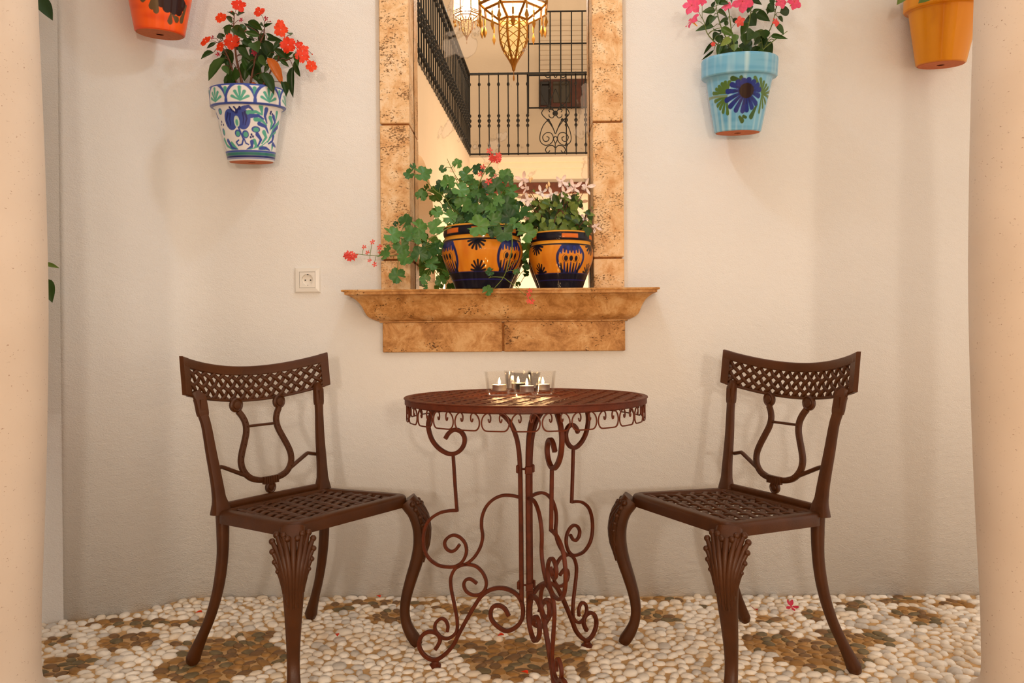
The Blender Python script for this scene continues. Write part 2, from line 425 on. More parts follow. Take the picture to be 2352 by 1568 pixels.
# left wall with a deep round-cornered recess
lw = [(-1.512, -0.24), (-1.575, -0.275), (-1.635, -0.34), (-1.675, -0.45), (-1.69, -0.6), (-1.70, -1.1)]
lws = [(p.x, p.y) for p in spline([(x, y, 0) for x, y in lw], 8)]
def left_wall():
    mb = MB(); S, R0 = .53, .15
    d = 0; cols = []
    for i, p in enumerate(lws):
        if i: d += math.hypot(p[0] - lws[i - 1][0], p[1] - lws[i - 1][1])
        zc = S if d >= R0 else S + R0 - math.sqrt(max(0, R0 * R0 - (R0 - d) ** 2))
        cols.append((p[0], p[1], zc))
    vs = []; fs = []; n = len(cols)
    for x, y, z in cols: vs += [(x, y, 0), (x, y, z), (x - .36, y + .02, z)]
    for i in range(n - 1):
        a, b = i * 3, (i + 1) * 3
        fs += [(a, b, b + 1, a + 1), (a + 1, b + 1, b + 2, a + 2)]
    mb.add(vs, fs)
    x, y, z = cols[0]
    mb.add([(x, y, z), (x, y, 3.1), (x - .36, y + .02, 3.1), (x - .36, y + .02, z)], [(0, 1, 2, 3)])
    mb.add([(-1.86, -.2, 0), (-1.86, -1.1, 0), (-1.86, -1.1, 3.1), (-1.86, -.2, 3.1)], [(0, 1, 2, 3)])
    mb.add([(-1.86, -1.1, 0), (-1.70, -1.1, 0), (-1.70, -1.1, 3.1), (-1.86, -1.1, 3.1)], [(0, 1, 2, 3)])
    mb.add([(-1.70, -1.1, 0), (-1.70, -2.6, 0), (-1.70, -2.6, 3.1), (-1.70, -1.1, 3.1)], [(0, 1, 2, 3)])
    o = mb.build('wall_left', M['plaster'], angle=60)
    return tag(o, 'white plaster side wall with a round-cornered recess', kind='structure')
left_wall()

mb = MB(); mb.box((0, -4.2, -.06), (8.0, 9.4, .12)); floor = mb.build('floor', M['mortar'], smooth=False)
tag(floor, 'sandy mortar floor set with white and brown pebbles', kind='structure')
mb = MB(); mb.box((.3, -.72, 3.16), (5.0, 1.5, .12)); tag(mb.build('ceiling', M['plaster'], smooth=False), kind='structure')
mb = MB(); mb.box((.3, -1.1, 2.95), (5.0, .36, .3)); tag(mb.build('trim_1', M['plaster'], smooth=False), 'white beam over the columns', kind='structure')

# ------------------------------------------------------------------ columns
def column(x, y, label):
    root = empty('stone_column', (x, y, 0))
    mb = MB(); mb.bbox((0, 0, .012), (.42, .42, .044), .006); mb.build('plinth', M['column'], root)
    mb = MB()
    prof = [(.20, .09)] + [(.205 + .022 * math.sin(PI * k / 8), .092 + .066 * k / 8) for k in range(9)] + [(.196, .163), (.188, .172), (.186, .182)] + \
           [(.186 + .012 * math.sin(PI * k / 6), .184 + .03 * k / 6) for k in range(7)] + [(.178, .217), (.178, .226)]
    mb.lathe([(r * .93, .034 + (z - .09) * .72) for r, z in prof], 48); mb.build('base', M['column'], root)
    mb = MB()
    pr = [(.165, .132), (.158, .140), (.152, .155), (.149, .20), (.1515, .34), (.158, .5), (.164, .68), (.1685, .88), (.170, 1.02), (.169, 1.15), (.165, 1.36), (.158, 1.6), (.151, 1.85), (.144, 2.2), (.138, 2.5)]
    q = spline([(r, 0, z) for r, z in pr], 4); mb.lathe([(p.x, p.z) for p in q], 72, cap0=False, cap1=False)
    mb.build('shaft', M['column'], root, angle=180)
    mb = MB(); mb.lathe([(.138, 2.5), (.152, 2.51), (.152, 2.53), (.140, 2.54), (.142, 2.6), (.17, 2.66), (.205, 2.69)], 48)
    mb.bbox((0, 0, 2.745), (.42, .42, .11), .008); mb.build('capital', M['column'], root)
    return tag(root, label, 'column', 'cream stone columns framing the view')
column(-1.228, -1.10, 'cream speckled stone column at the left edge, beside the recess in the wall')
column(1.137, -1.10, 'cream speckled stone column at the right edge, in front of the plain yellow pot')

# ------------------------------------------------------------------ stone surround, mirror and shelf
frame = empty('stone_mirror_frame', (-.076, 0, 1.085))
def block(name, x0, x1, y0, y1, z0, z1, mat, parent, bev=.0025):
    mb = MB(); cx, cy, cz = (x0 + x1) / 2, (y0 + y1) / 2, (z0 + z1) / 2
    mb.bbox((0, 0, 0), (x1 - x0, y1 - y0, z1 - z0), bev)
    o = mb.build(name, mat, parent, smooth=False)
    o.location = Vector((cx, cy, cz)) - (parent.location if parent else Vector())
    return o
for x0, x1 in ((-.502, -.399), (.2435, .350)):
    for z0, z1 in ((1.0845, 1.1895), (1.1965, 1.6640), (1.6710, 2.30)):
        block('stone_block', x0, x1, -.025, .112, z0, z1, M['trav'], frame)
    block('joint_mortar', x0 + (.007 if x0 < 0 else .002), x1 - (.002 if x0 < 0 else .007), -.015, .125, 1.09, 2.29, M['stone_joint'], frame)
block('lintel_block', -.502, .350, -.025, .112, 2.303, 2.40, M['trav'], frame)
tag(frame, 'tan travertine block surround of the mirror, pitted with a joint on each side', 'mirror frame')
mir = MB(); mir.bbox((0, 0, 0), (.6385, .006, 1.213), .0015)
mo = mir.build('wall_mirror', M['mirror'], smooth=False); mo.location = (-.0778, MIRROR_Y + .003, 1.6915)
tag(mo, 'tall aged mirror set inside the travertine surround, showing the balcony and lantern', 'mirror')
b = block('mirror_backing', -.405, .2495, .1125, .120, 1.0845, 2.30, M['black_hole'], frame)

shelf = empty('stone_shelf', (-.076, 0, .973))
SZ = 1.083
prof = [(0, .1195), (-.003, .122), (-.0068, .1205), (-.0076, .1125), (-.0160, .112), (-.0225, .0945), (-.036, .076), (-.054, .063), (-.072, .055), (-.087, .047), (-.097, .034), (-.1035, .019), (-.1055, .010), (-.110, .010)]
pp = prof[:5] + [(v.x, v.y) for v in spline([(a, b, 0) for a, b in prof[4:13]], 4)][1:] + prof[13:]
mb = MB(); vs = []; fs = []; n = len(pp)
for dz, p in pp:
    z = SZ + dz; xl, xr, yf = -.499 - p, .352 + p * .86, -.012 - p * .94
    vs += [(xl, -.0005, z), (xl, yf, z), (xr, yf, z), (xr, -.0005, z)]
for i in range(n - 1):
    for k in range(3): fs.append((i * 4 + k, i * 4 + k + 1, i * 4 + 5 + k, i * 4 + 4 + k))
    fs.append((i * 4 + 3, i * 4, i * 4 + 4, i * 4 + 7))
fs.append((0, 3, 2, 1)); fs.append(tuple((n - 1) * 4 + k for k in range(4)))
mb.add([(x + .076, y, z - .973) for x, y, z in vs], fs)
mb.build('moulded_ledge', M['trav_dark'], shelf, angle=28)
block('sill_slab', -.398, .2425, .0, .094, 1.06, SZ, M['trav_dark'], shelf)
tag(shelf, 'moulded travertine shelf under the mirror carrying two ochre pots', 'shelf')
apron = empty('stone_apron', (-.076, 0, .868))
block('apron_slab', -.499, -.0792, -.02, -.0005, .868, .9725, M['trav_dark'], apron)
block('apron_slab', -.0722, .352, -.02, -.0005, .868, .9725, M['trav_dark'], apron)
block('joint_mortar', -.09, -.06, -.013, -.001, .870, .971, M['stone_joint'], apron)
tag(apron, 'two flat travertine slabs fixed to the wall below the moulded shelf', 'stone panel')

# ------------------------------------------------------------------ power socket
sock = empty('power_socket', (-.766, 0, 1.1265))
def sockpart():
    mb = MB(); w = .0455
    # frame: pyramid-edged square ring around the insert
    def ring(s, y): return [(-s, y, -s), (s, y, -s), (s, y, s), (-s, y, s)]
    rs = [ring(w, 0), ring(w, -.004), ring(w - .004, -.0095), ring(.0285, -.011), ring(.0285, -.006)]
    vs = [p for r in rs for p in r]; fs = []
    for i in range(4):
        for k in range(4): fs.append((i * 4 + k, i * 4 + (k + 1) % 4, i * 4 + 4 + (k + 1) % 4, i * 4 + 4 + k))
    mb.add(vs, fs); mb.build('cover_frame', M['white_plastic'], sock, smooth=False)
    # insert with a round well
    mb = MB(); n = 48; R = .0205; vs = []; fs = []
    for k in range(n):
        a = 2 * PI * k / n; c, s = math.cos(a), math.sin(a); m = .0275 / max(abs(c), abs(s))
        vs += [(m * c, -.0105, m * s), (R * c, -.0105, R * s), (R * .97 * c, -.0012, R * .97 * s)]
    for k in range(n):
        a, b = k * 3, ((k + 1) % n) * 3
        fs += [(a, b, b + 1, a + 1), (a + 1, b + 1, b + 2, a + 2)]
    fs.append(tuple(k * 3 + 2 for k in range(n)))
    mb.add(vs, fs)
    for k in range(4):
        pass
    mb.build('socket_insert', M['white_plastic'], sock, angle=35)
    for x in (-.0095, .0095):
        mb = MB(); mb.lathe([(.0024, 0), (.0024, .002)], 16, (x, -.0011, -.0005), Matrix.Rotation(PI / 2, 3, 'X')); mb.build('pin_hole', M['black_hole'], sock, smooth=False)
    for z, m in ((.0195, 'black_hole'), (-.0195, 'steel')):
        mb = MB(); mb.bbox((0, -.0045, z), (.0045, .007, .003), .0005); mb.build('earth_clip', M[m], sock, smooth=False)
sockpart()
tag(sock, 'white square power socket with two pin holes on the wall left of the shelf', 'socket')
# ================================================================== PEBBLE FLOOR
ZONES = [(-1.284, -0.255, 0.128, 0.036), (-1.099, -0.256, 0.085, 0.035), (-1.447, -0.409, 0.04, 0.042), (-1.225, -0.4, 0.083, 0.077), (-1.315, -0.578, 0.077, 0.072), (-0.932, -0.429, 0.172, 0.041), (-0.843, -0.527, 0.139, 0.126), (-0.975, -0.573, 0.075, 0.091), (-0.866, -0.661, 0.083, 0.07), (-0.824, -0.359, 0.061, 0.036), (-0.637, -0.114, 0.067, 0.031), (-0.513, -0.061, 0.091, 0.032), (-0.376, -0.071, 0.075, 0.032), (-0.251, -0.121, 0.066, 0.03), (-0.174, -0.164, 0.044, 0.029), (-0.452, -0.195, 0.075, 0.07), (-0.085, -0.23, 0.035, 0.056), (-0.17, -0.432, 0.072, 0.041), (-0.05, -0.546, 0.124, 0.139), (0.075, -0.515, 0.1, 0.095), (0.144, -0.606, 0.036, 0.058), (0.413, -0.201, 0.071, 0.073), (0.265, -0.049, 0.042, 0.027), (0.478, -0.037, 0.06, 0.028), (0.599, -0.101, 0.044, 0.022), (0.737, -0.436, 0.103, 0.094), (0.835, -0.518, 0.136, 0.126), (0.949, -0.42, 0.064, 0.085), (0.937, -0.204, 0.042, 0.057), (0.772, -0.235, 0.049, 0.036), (1.27, -0.198, 0.081, 0.073), (1.101, -0.113, 0.051, 0.039), (1.29, -0.052, 0.089, 0.032), (1.453, -0.08, 0.073, 0.031), (1.054, -0.386, 0.052, 0.063),
         (-.3, -1.15, .3, .07), (.45, -1.2, .22, .1), (-.05, -1.5, .12, .12), (-.9, -1.45, .2, .15), (.95, -1.5, .25, .12), (.1, -1.95, .5, .08)]
PEB = [simple('white_pebble', srgb(240, 230, 216), .5, var=.10, scale=60, bump=.35, bscale=140),
       simple('cream_pebble', srgb(230, 214, 192), .5, var=.12, scale=60, bump=.35, bscale=140),
       simple('grey_pebble', srgb(206, 198, 188), .5, var=.14, scale=60, bump=.35, bscale=140),
       simple('ochre_pebble', srgb(160, 116, 58), .5, var=.25, scale=50, bump=.35, bscale=140),
       simple('brown_pebble', srgb(126, 92, 54), .5, var=.25, scale=50, bump=.35, bscale=140),
       simple('olive_pebble', srgb(114, 98, 66), .5, var=.25, scale=50, bump=.35, bscale=140)]
def wall_y(x):
    if x > -1.0: return 0.0
    for (x0, y0), (x1, y1) in zip(cs + lws[1:], (cs + lws[1:])[1:]):
        if x1 <= x <= x0 and x0 != x1: return y0 + (y1 - y0) * (x0 - x) / (x0 - x1)
    return -9
def pebble_sites():
    # dart throwing at a varying spacing, then a few rounds of settling
    rnd = random.Random(3); P = []; cell = .03; grid = {}
    def ok(x, y, r):
        gx, gy = int(x / cell), int(y / cell)
        for i in range(gx - 2, gx + 3):
            for j in range(gy - 2, gy + 3):
                for q in grid.get((i, j), ()):
                    if (q[0] - x) ** 2 + (q[1] - y) ** 2 < r * r: return False
        return True
    for k in range(110000):
        x, y = rnd.uniform(-1.7, 2.35), rnd.uniform(-2.4, -.010); r = .0262 + .004 * mnoise.noise((x * 5, y * 5, 0))
        if ok(x, y, r): P.append([x, y]); grid.setdefault((int(x / cell), int(y / cell)), []).append((x, y))
    P = [p for p in P if p[1] < wall_y(p[0]) - .012]
    for it in range(5):
        kd = KDTree(len(P))
        for i, p in enumerate(P): kd.insert((p[0], p[1], 0), i)
        kd.balance(); Q = []
        for i, p in enumerate(P):
            fx = fy = 0
            for co, j, d in kd.find_n((p[0], p[1], 0), 7):
                if j == i or d > .036: continue
                w = (.036 - d) * .15 / max(d, 1e-4); fx += (p[0] - co[0]) * w; fy += (p[1] - co[1]) * w
            q = [p[0] + fx, p[1] + fy]
            lim = wall_y(q[0]) - .014
            if q[1] > lim: q[1] = lim
            Q.append(q)
        P = Q
    out = []
    for p in P:
        if any(abs(p[0] - cx) < .215 and abs(p[1] + 1.10) < .215 for cx in (-1.228, 1.137)): continue
        out.append(p)
    return out
def pebble_template(seed):
    rnd = random.Random(seed); n = 10; vs = []; fs = []
    pw = [1 + rnd.uniform(-.10, .10) for _ in range(n)]
    for rr, z in ((1.0, -.35), (1.0, .25), (.72, .78)):
        for k in range(n):
            a = 2 * PI * k / n; q = pw[k] * rr * (1 + .05 * math.sin(2 * a + seed))
            vs.append((q * math.cos(a), q * math.sin(a), z + rnd.uniform(-.04, .04)))
    vs.append((rnd.uniform(-.12, .12), rnd.uniform(-.12, .12), 1.0))
    for i in range(2):
        for k in range(n): fs.append((i * n + k, i * n + (k + 1) % n, (i + 1) * n + (k + 1) % n, (i + 1) * n + k))
    for k in range(n): fs.append((2 * n + k, 2 * n + (k + 1) % n, 3 * n))
    return np.array(vs), fs
TPL = [pebble_template(s) for s in range(6)]
def build_pebbles():
    rnd = random.Random(11); sites = pebble_sites()
    kd = KDTree(len(sites))
    for i, p in enumerate(sites): kd.insert((p[0], p[1], 0), i)
    kd.balance(); items = []
    for x, y in sites:
        near = [d for co, j, d in kd.find_n((x, y, 0), 4)][1:]
        sp = sum(near) / len(near)
        jx, jy = x + rnd.uniform(-.012, .012), y + rnd.uniform(-.012, .012)
        brown = any(((jx - a) / rx) ** 2 + ((jy - b_) / ry) ** 2 < 1 for a, b_, rx, ry in ZONES)
        ang = (.5 * math.sin(x * 2.1 + .6) + .35 * math.sin(y * 5 + x) - .25 * x) + rnd.gauss(0, .7)
        a = min(.028, max(.011, sp * rnd.uniform(.50, .64))); b = a * rnd.uniform(.54, .82)
        if brown: a *= 1.08; b *= 1.05
        h = b * rnd.uniform(.55, .85) * (.62 if brown else 1)
        r = rnd.random()
        mi = (3 if r < .42 else 4 if r < .75 else 5) if brown else (0 if r < .62 else 1 if r < .9 else 2)
        items.append((x, y, ang, a, b, h, mi, rnd.randrange(len(TPL))))
    # the 300 that show largest: nearest to the camera inside the frame, clear of the columns
    def score(it):
        d = CAM_D + it[1]
        if it[1] < -.96 or abs(it[0]) > .50 * d: return -1
        return it[3] * it[4] / (d * d * d)
    order = sorted(range(len(items)), key=lambda i: -score(items[i])); single = set(order[:300])
    meshes = {}
    root = floor
    V = []; F = []; MI = []; base = 0
    for i, (x, y, ang, a, b, h, mi, t) in enumerate(items):
        vs, fs = TPL[t]
        if i in single:
            key = (t, mi)
            if key not in meshes:
                me = bpy.data.meshes.new('pebble'); me.from_pydata([tuple(v) for v in vs], [], fs); me.materials.append(PEB[mi]); shade(me, 180); meshes[key] = me
            o = link('pebble', meshes[key], root); o.location = (x, y, 0.0005); o.rotation_euler = (rnd.uniform(-.12, .12), rnd.uniform(-.12, .12), ang); o.scale = (a, b, h)
        else:
            c, s = math.cos(ang), math.sin(ang); w = vs * np.array([a, b, h])
            V.append(np.stack([x + w[:, 0] * c - w[:, 1] * s, y + w[:, 0] * s + w[:, 1] * c, w[:, 2]], 1))
            F += [tuple(base + q for q in f) for f in fs]; MI += [mi] * len(fs); base += len(vs)
    me = bpy.data.meshes.new('pebble_field'); me.from_pydata(np.concatenate(V).tolist(), [], F)
    for m in PEB: me.materials.append(m)
    me.polygons.foreach_set('material_index', MI); shade(me, 180)
    o = link('pebble_field', me, floor); tag(o, kind='stuff')
build_pebbles()
# ================================================================== LATTICE HELPER
def clip_line(p, d, poly):
    """clip the infinite line p + t d to a convex polygon (counter-clockwise); returns (t0, t1)"""
    t0, t1 = -9.0, 9.0; n = len(poly)
    for i in range(n):
        a, b = poly[i], poly[(i + 1) % n]; nx, ny = -(b[1] - a[1]), b[0] - a[0]
        q = (p[0] - a[0]) * nx + (p[1] - a[1]) * ny; e = d[0] * nx + d[1] * ny
        if abs(e) < 1e-12:
            if q < 0: return None
            continue
        t = -q / e
        if e > 0: t0 = max(t0, t)
        else: t1 = min(t1, t)
    return (t0, t1) if t1 - t0 > 1e-3 else None
def weave(mb, poly, pitch, width, thick, amp, angs, mapper, step=.25, prof=None):
    """two families of strands woven over and under inside a polygon; mapper(u, v, w) -> 3-D point"""
    prof = prof or rrect(width, thick, thick * .35, 2)
    dirs = [(math.cos(a), math.sin(a)) for a in angs]
    for fam in (0, 1):
        d = dirs[fam]; o = dirs[1 - fam]; det = d[0] * o[1] - d[1] * o[0]
        nrm = (-d[1], d[0]); ext = [p[0] * nrm[0] + p[1] * nrm[1] for p in poly]
        k0, k1 = math.floor(min(ext) / pitch) - 1, math.ceil(max(ext) / pitch) + 1
        cross = pitch / abs(det)
        for k in range(k0, k1 + 1):
            off = (k + .5) * pitch; p = (nrm[0] * off, nrm[1] * off); c = clip_line(p, d, poly)
            if not c: continue
            n = max(3, int((c[1] - c[0]) / (cross * step)) + 1); pts = []; ups = []
            for i in range(n):
                t = c[0] + (c[1] - c[0]) * i / (n - 1); u, v = p[0] + d[0] * t, p[1] + d[1] * t
                no = (-o[1], o[0]); ph = (u * no[0] + v * no[1]) / pitch - .5
                w = amp * math.cos(PI * (ph + k)) * (1 if fam else -1)
                pts.append(mapper(u, v, w)); e = mapper(u, v, w + .01); ups.append(Vector(e) - Vector(pts[-1]))
            mb.sweep(pts, prof, up=lambda i, ups=ups: ups[i])

# ================================================================== BISTRO TABLE
TX, TY, TR, TZ = .001, -.653, .325, .759
def make_table():
    root = empty('bistro_table', (TX, TY, 0))
    mb = MB(); n = 96
    prof = [(-.006, -.0085), (.006, -.0085), (.0065, -.003), (.0065, .0065), (.005, .0085), (-.008, .0085), (-.009, .006), (-.006, .0045)]
    ringp = [(TR * .98 * math.cos(2 * PI * k / n), TR * .98 * math.sin(2 * PI * k / n), TZ - .0085) for k in range(n)]
    mb.sweep(ringp, [(-a, b) for a, b in prof], up=(0, 0, 1), closed=True); mb.build('rim', M['rust'], root)
    mb = MB(); R = TR * .972
    poly = [(R * math.cos(2 * PI * k / 32), R * math.sin(2 * PI * k / 32)) for k in range(32)]
    weave(mb, poly, .0285, .0200, .0022, .0034, (math.radians(28), math.radians(118)), lambda u, v, w: Vector((u, v, TZ - .005 + w)), step=.34)
    mb.build('woven_top', M['rust'], root)
    mb = MB(); mb.sweep([(TR * .955 * math.cos(2 * PI * k / n), TR * .955 * math.sin(2 * PI * k / n), TZ - .018) for k in range(n)], rrect(.006, .006, .0015, 2), up=(0, 0, 1), closed=True); mb.build('under_ring', M['rust'], root)
    # scrolled skirt: one C-scroll, repeated round the rim
    K = 28; arc = 2 * PI / K; Rs = TR * .982; W = 1.0
    half = [(-.20, -.0205), (-.235, -.027), (-.285, -.0265), (-.315, -.019), (-.31, -.010), (-.265, -.003), (-.20, -.0005)]
    def cs_path():
        # curl of the left half from its inner end, over the top, down the side, along the bottom
        L = [(-.225, -.014), (-.215, -.0195), (-.18, -.0215), (-.15, -.0165), (-.155, -.0075), (-.215, -.0015), (-.30, -.002), (-.40, -.0085), (-.455, -.018), (-.46, -.0275), (-.42, -.036), (-.34, -.0415), (-.22, -.0425), (-.08, -.0425)]
        return L + [(-x, z) for x, z in reversed(L)]
    pts = spline([(x, z, 0) for x, z in cs_path()], 3)
    mb = MB(); P3 = []
    for p in pts:
        a = p.x * arc - PI / 2; P3.append((Rs * math.cos(a), Rs * math.sin(a), TZ - .0175 + p.y))
    mb.tube(P3, .0019, 6); first = mb.build('skirt_scroll', M['rust'], root)
    for k in range(1, K):
        o = link('skirt_scroll', first.data, root); o.rotation_euler = (0, 0, arc * k)
    # three scrolled legs (r, z) surveyed on the leg seen broadside
    A = [(.262, .050), (.252, .066), (.248, .081), (.258, .095), (.280, .098), (.300, .086), (.310, .063), (.304, .042), (.286, .025), (.262, .021), (.237, .036), (.211, .064), (.193, .099), (.171, .139), (.150, .175), (.128, .207), (.103, .226), (.075, .233), (.047, .229), (.024, .214), (.0125, .188), (.013, .157), (.027, .133), (.055, .117), (.079, .125), (.099, .144), (.102, .164), (.095, .180), (.079, .185), (.062, .177), (.051, .158)]
    B = [(.227, .102), (.225, .118), (.232, .133), (.245, .137), (.260, .124), (.262, .105), (.247, .087), (.226, .083), (.207, .095), (.198, .113), (.199, .144), (.207, .185), (.215, .226), (.215, .253), (.204, .276), (.184, .289), (.163, .292), (.142, .288), (.124, .272), (.114, .249), (.117, .228), (.132, .212), (.153, .209), (.171, .218), (.178, .235), (.172, .249), (.158, .252), (.140, .241)]
    C1 = [(.189, .346), (.202, .330), (.216, .326), (.229, .335), (.232, .351), (.221, .365), (.205, .371), (.187, .365), (.173, .349), (.170, .325), (.181, .300), (.202, .285), (.228, .282), (.256, .287), (.282, .307), (.294, .339), (.292, .377), (.277, .409), (.248, .430), (.219, .438), (.196, .440)]
    C2 = [(.196, .437), (.200, .497), (.206, .597)]
    D = [(.016, .483), (.042, .487), (.066, .486), (.091, .475), (.112, .454), (.124, .426), (.126, .399), (.123, .372), (.129, .344), (.145, .316), (.165, .297), (.177, .291)]
    E_ = [(.228, .638), (.217, .654), (.200, .663), (.182, .657), (.172, .639), (.177, .617), (.194, .600), (.218, .596), (.245, .609), (.265, .631), (.275, .657), (.277, .679), (.270, .702), (.256, .722), (.236, .742)]
    U = [(.112, .742), (.092, .726), (.068, .710), (.044, .686), (.028, .652), (.020, .614), (.0165, .567), (.0155, .487), (.015, .407), (.015, .306), (.015, .200)]
    def leg(a):
        lg = empty('leg'); lg.parent = root; lg.rotation_euler = (0, 0, a)
        def strand(name, path, w, d, per=5, smooth=True):
            mb = MB(); q = spline([(r, 0, z) for r, z in path], per) if smooth else [Vector((r, 0, z)) for r, z in path]
            mb.sweep(q, rrect(d, w, .0015, 2), up=lambda i, q=q: Vector((0, 1, 0)).cross((q[min(i + 1, len(q) - 1)] - q[max(i - 1, 0)]))); mb.build(name, M['rust'], lg, angle=35)
        strand('upright_bar', U, .0115, .0115); strand('foot_scroll', A, .0105, .0115)
        strand('lower_scroll', B, .0085, .0095); strand('middle_scroll', C1, .0085, .0095); strand('riser_bar', C2, .0085, .0095, smooth=False)
        strand('brace', D, .0085, .0095); strand('top_bracket', E_, .0115, .0115)
        mb = MB(); mb.lathe([(.016, 0), (.017, .003), (.0165, .008), (.011, .012), (.010, .018)], 20, (.263, 0, .0)); mb.build('foot_pad', M['rust'], lg)
        for z in (.560, .245):
            mb = MB(); mb.bbox((.022, 0, z), (.008, .020, .022), .002); mb.lathe([(.003, -.012), (.003, .012)], 8, (.012, 0, z), Matrix.Rotation(PI / 2, 3, 'Y')); mb.build('clamp_bolt', M['rust'], lg)
    for a in (168, 288, 48): leg(math.radians(a))
    return tag(root, 'round rust-red wrought-iron bistro table with scrolled legs between the chairs', 'table')
make_table()

# ================================================================== CHAIRS
def make_chair():
    m = M['chair']
    root = empty('garden_chair')
    wf, wb, dep, S, TL = .227, .204, .35, .451, .010
    tilt = lambda y: -TL * (1 - y / dep)
    # --- seat
    def corner_path(pad, rad, n=7):
        c = [(-wb + pad, pad), (wb - pad, pad), (wf - pad, dep - pad), (-wf + pad, dep - pad)]; out = []
        for i in range(4):
            p, a, b = Vector(c[i]), Vector(c[i - 1]), Vector(c[(i + 1) % 4])
            u, v = (a - p).normalized(), (b - p).normalized()
            for k in range(n):
                t = k / (n - 1); q0, q1 = p + u * rad, p + v * rad
                out.append((q0 * (1 - t) ** 2 + p * 2 * t * (1 - t) + q1 * t * t))
        return out
    mb = MB(); path = corner_path(.017, .03)
    prof = [(-.017, -.020), (.017, -.020), (.017, .002), (.0155, .008), (.011, .0125), (.004, .0145), (-.001, .0135), (-.004, .0140), (-.0105, .0140), (-.0125, .0125), (-.014, .008), (-.017, .006)]
    mb.sweep([(p.x, p.y, S - .0145 + tilt(p.y)) for p in path], prof, up=(0, 0, 1), closed=True)
    seat = mb.build('seat_frame', m, root, angle=50)
    mb = MB(); q = [(-wb + .032, .030), (wb - .032, .030), (wf - .032, dep - .030), (-wf + .032, dep - .030)]
    weave(mb, q, .0355, .0150, .0065, .0042, (math.radians(18), math.radians(-46)), lambda u, v, w: Vector((u, v, S - .0105 + w + tilt(v))), step=.34)
    mb.build('seat_lattice', m, root, angle=60)
    # --- top rail
    HW, BOW, SAG, H = .262, .052, .036, .106
    def rail(s, v, w=0.0):
        """s in -1..1 along the rail, v height above its lower edge, w towards the sitter"""
        x = HW * s; y = -.0415 - BOW * (1 - s * s) - .12 * (v - .05); z = .760 - SAG * (1 - s * s) + v
        n = Vector((-2 * BOW * s / HW, 1, 0)).normalized()
        return Vector((x, y, z)) + n * w
    def rail_bar(v0, v1, s0=-1.0, s1=1.0, th=.013, n=40):
        mb2 = MB(); vs = []; fs = []
        for i in range(n + 1):
            s = s0 + (s1 - s0) * i / n; rr = .0025
            for v, w in ((v0, -th / 2), (v0, th / 2 - rr), (v0 + rr, th / 2), (v1 - rr, th / 2), (v1, th / 2 - rr), (v1, -th / 2)): vs.append(rail(s, v, w))
        for i in range(n):
            for k in range(6): fs.append((i * 6 + k, i * 6 + (k + 1) % 6, i * 6 + 6 + (k + 1) % 6, i * 6 + 6 + k))
        fs.append(tuple(range(6))); fs.append(tuple(n * 6 + k for k in range(6))); return vs, fs
    mb = MB()
    for a in ((.0785, H, -.999, .999), (.0, .0085, -.95, .95)): mb.add(*rail_bar(*a))
    for a in ((-1.006, -.915), (.915, 1.006)): mb.add(*rail_bar(.001, H + .0006, *a, n=4))
    mb.build('top_rail', m, root, angle=45)
    mb = MB(); hl = HW * .93
    weave(mb, [(-hl, .006), (hl, .006), (hl, .081), (-hl, .081)], .0232, .0118, .0065, .0026, (math.radians(42), math.radians(-42)), lambda u, v, w: rail(u / HW, v, w), step=.3)
    mb.build('rail_lattice', m, root, angle=60)
    # --- posts, splat, back rail
    def bar(name, pts, w, t, per=6, sc=None, smooth=True, up=(0, 1, 0), fl=None):
        mb = fl or MB(); q = spline(pts, per) if smooth else [Vector(p) for p in pts]
        s2 = None
        if sc:
            s2 = []
            for i in range(len(q)):
                f = i / (len(q) - 1) * (len(sc) - 1); k = min(int(f), len(sc) - 2); s2.append(sc[k] + (sc[k + 1] - sc[k]) * (f - k))
        mb.sweep(q, rrect(w, t, t * .3, 3), up=up, scales=s2)
        if fl is None: return mb.build(name, m, root, angle=40)
    for s in (-1, 1):
        mb = MB()
        P = [(s * .186, .012, .430), (s * .187, .011, .452), (s * .189, .008, .475), (s * .192, .002, .52), (s * .1985, -.012, .60), (s * .205, -.022, .67), (s * .211, -.030, .705)]
        bar('', P, .032, .020, sc=[1.75, 1.45, 1.12, 1.0, .90, .82, .84], fl=mb)
        top = rail(s * .86, .002); c = Vector((s * .2145, -.034, .735))
        bar('', [(s * .2105, -.0295, .700), (s * .2115, -.031, .712), (s * .2165, -.038, .752), top], .034, .019, sc=[.9, 1.0, 1.02, 1.0], per=3, fl=mb)
        mb.box((c.x, c.y + .0105, c.z - .004), (.016, .004, .030))
        mb.build('back_post', m, root, angle=40)
    def sp(x, z): return (x, -.006 - .19 * (z - .46) - .06 * max(0, z - .6), z)   # the splat leans back with the posts
    bar('back_rail', [(-.178, .008, .447), (0, .004, .447), (.178, .008, .447)], .016, .020, per=4, up=(0, 0, 1))
    mb = MB()
    lyre = [(-.074, .700), (-.063, .684), (-.056, .664), (-.058, .640), (-.070, .612), (-.084, .582), (-.091, .558), (-.088, .534), (-.072, .512), (-.045, .499), (0, .494)]
    lyre = lyre + [(-x, z) for x, z in reversed(lyre[:-1])]
    q = spline([sp(x, z) for x, z in lyre], 5); mb.sweep(q, rrect(.017, .013, .003, 3), up=(0, 1, 0))
    for k in range(4, len(q) - 4, 3): mb.ball(q[k] + Vector((0, .0075, 0)), .0022, 6, 4)
    for s in (-1, 1):
        c = Vector(sp(s * .078, .719)); R = Matrix.Rotation(PI / 2, 3, 'X')
        mb.lathe([(.020, -.006), (.022, -.003), (.022, .004), (.018, .007), (.015, .004), (.013, .004), (.011, .0075), (.004, .0085)], 20, c, R.inverted())
    mb.tube([sp(-.056, .655), sp(0, .655), sp(.056, .655)], .0042, 8)
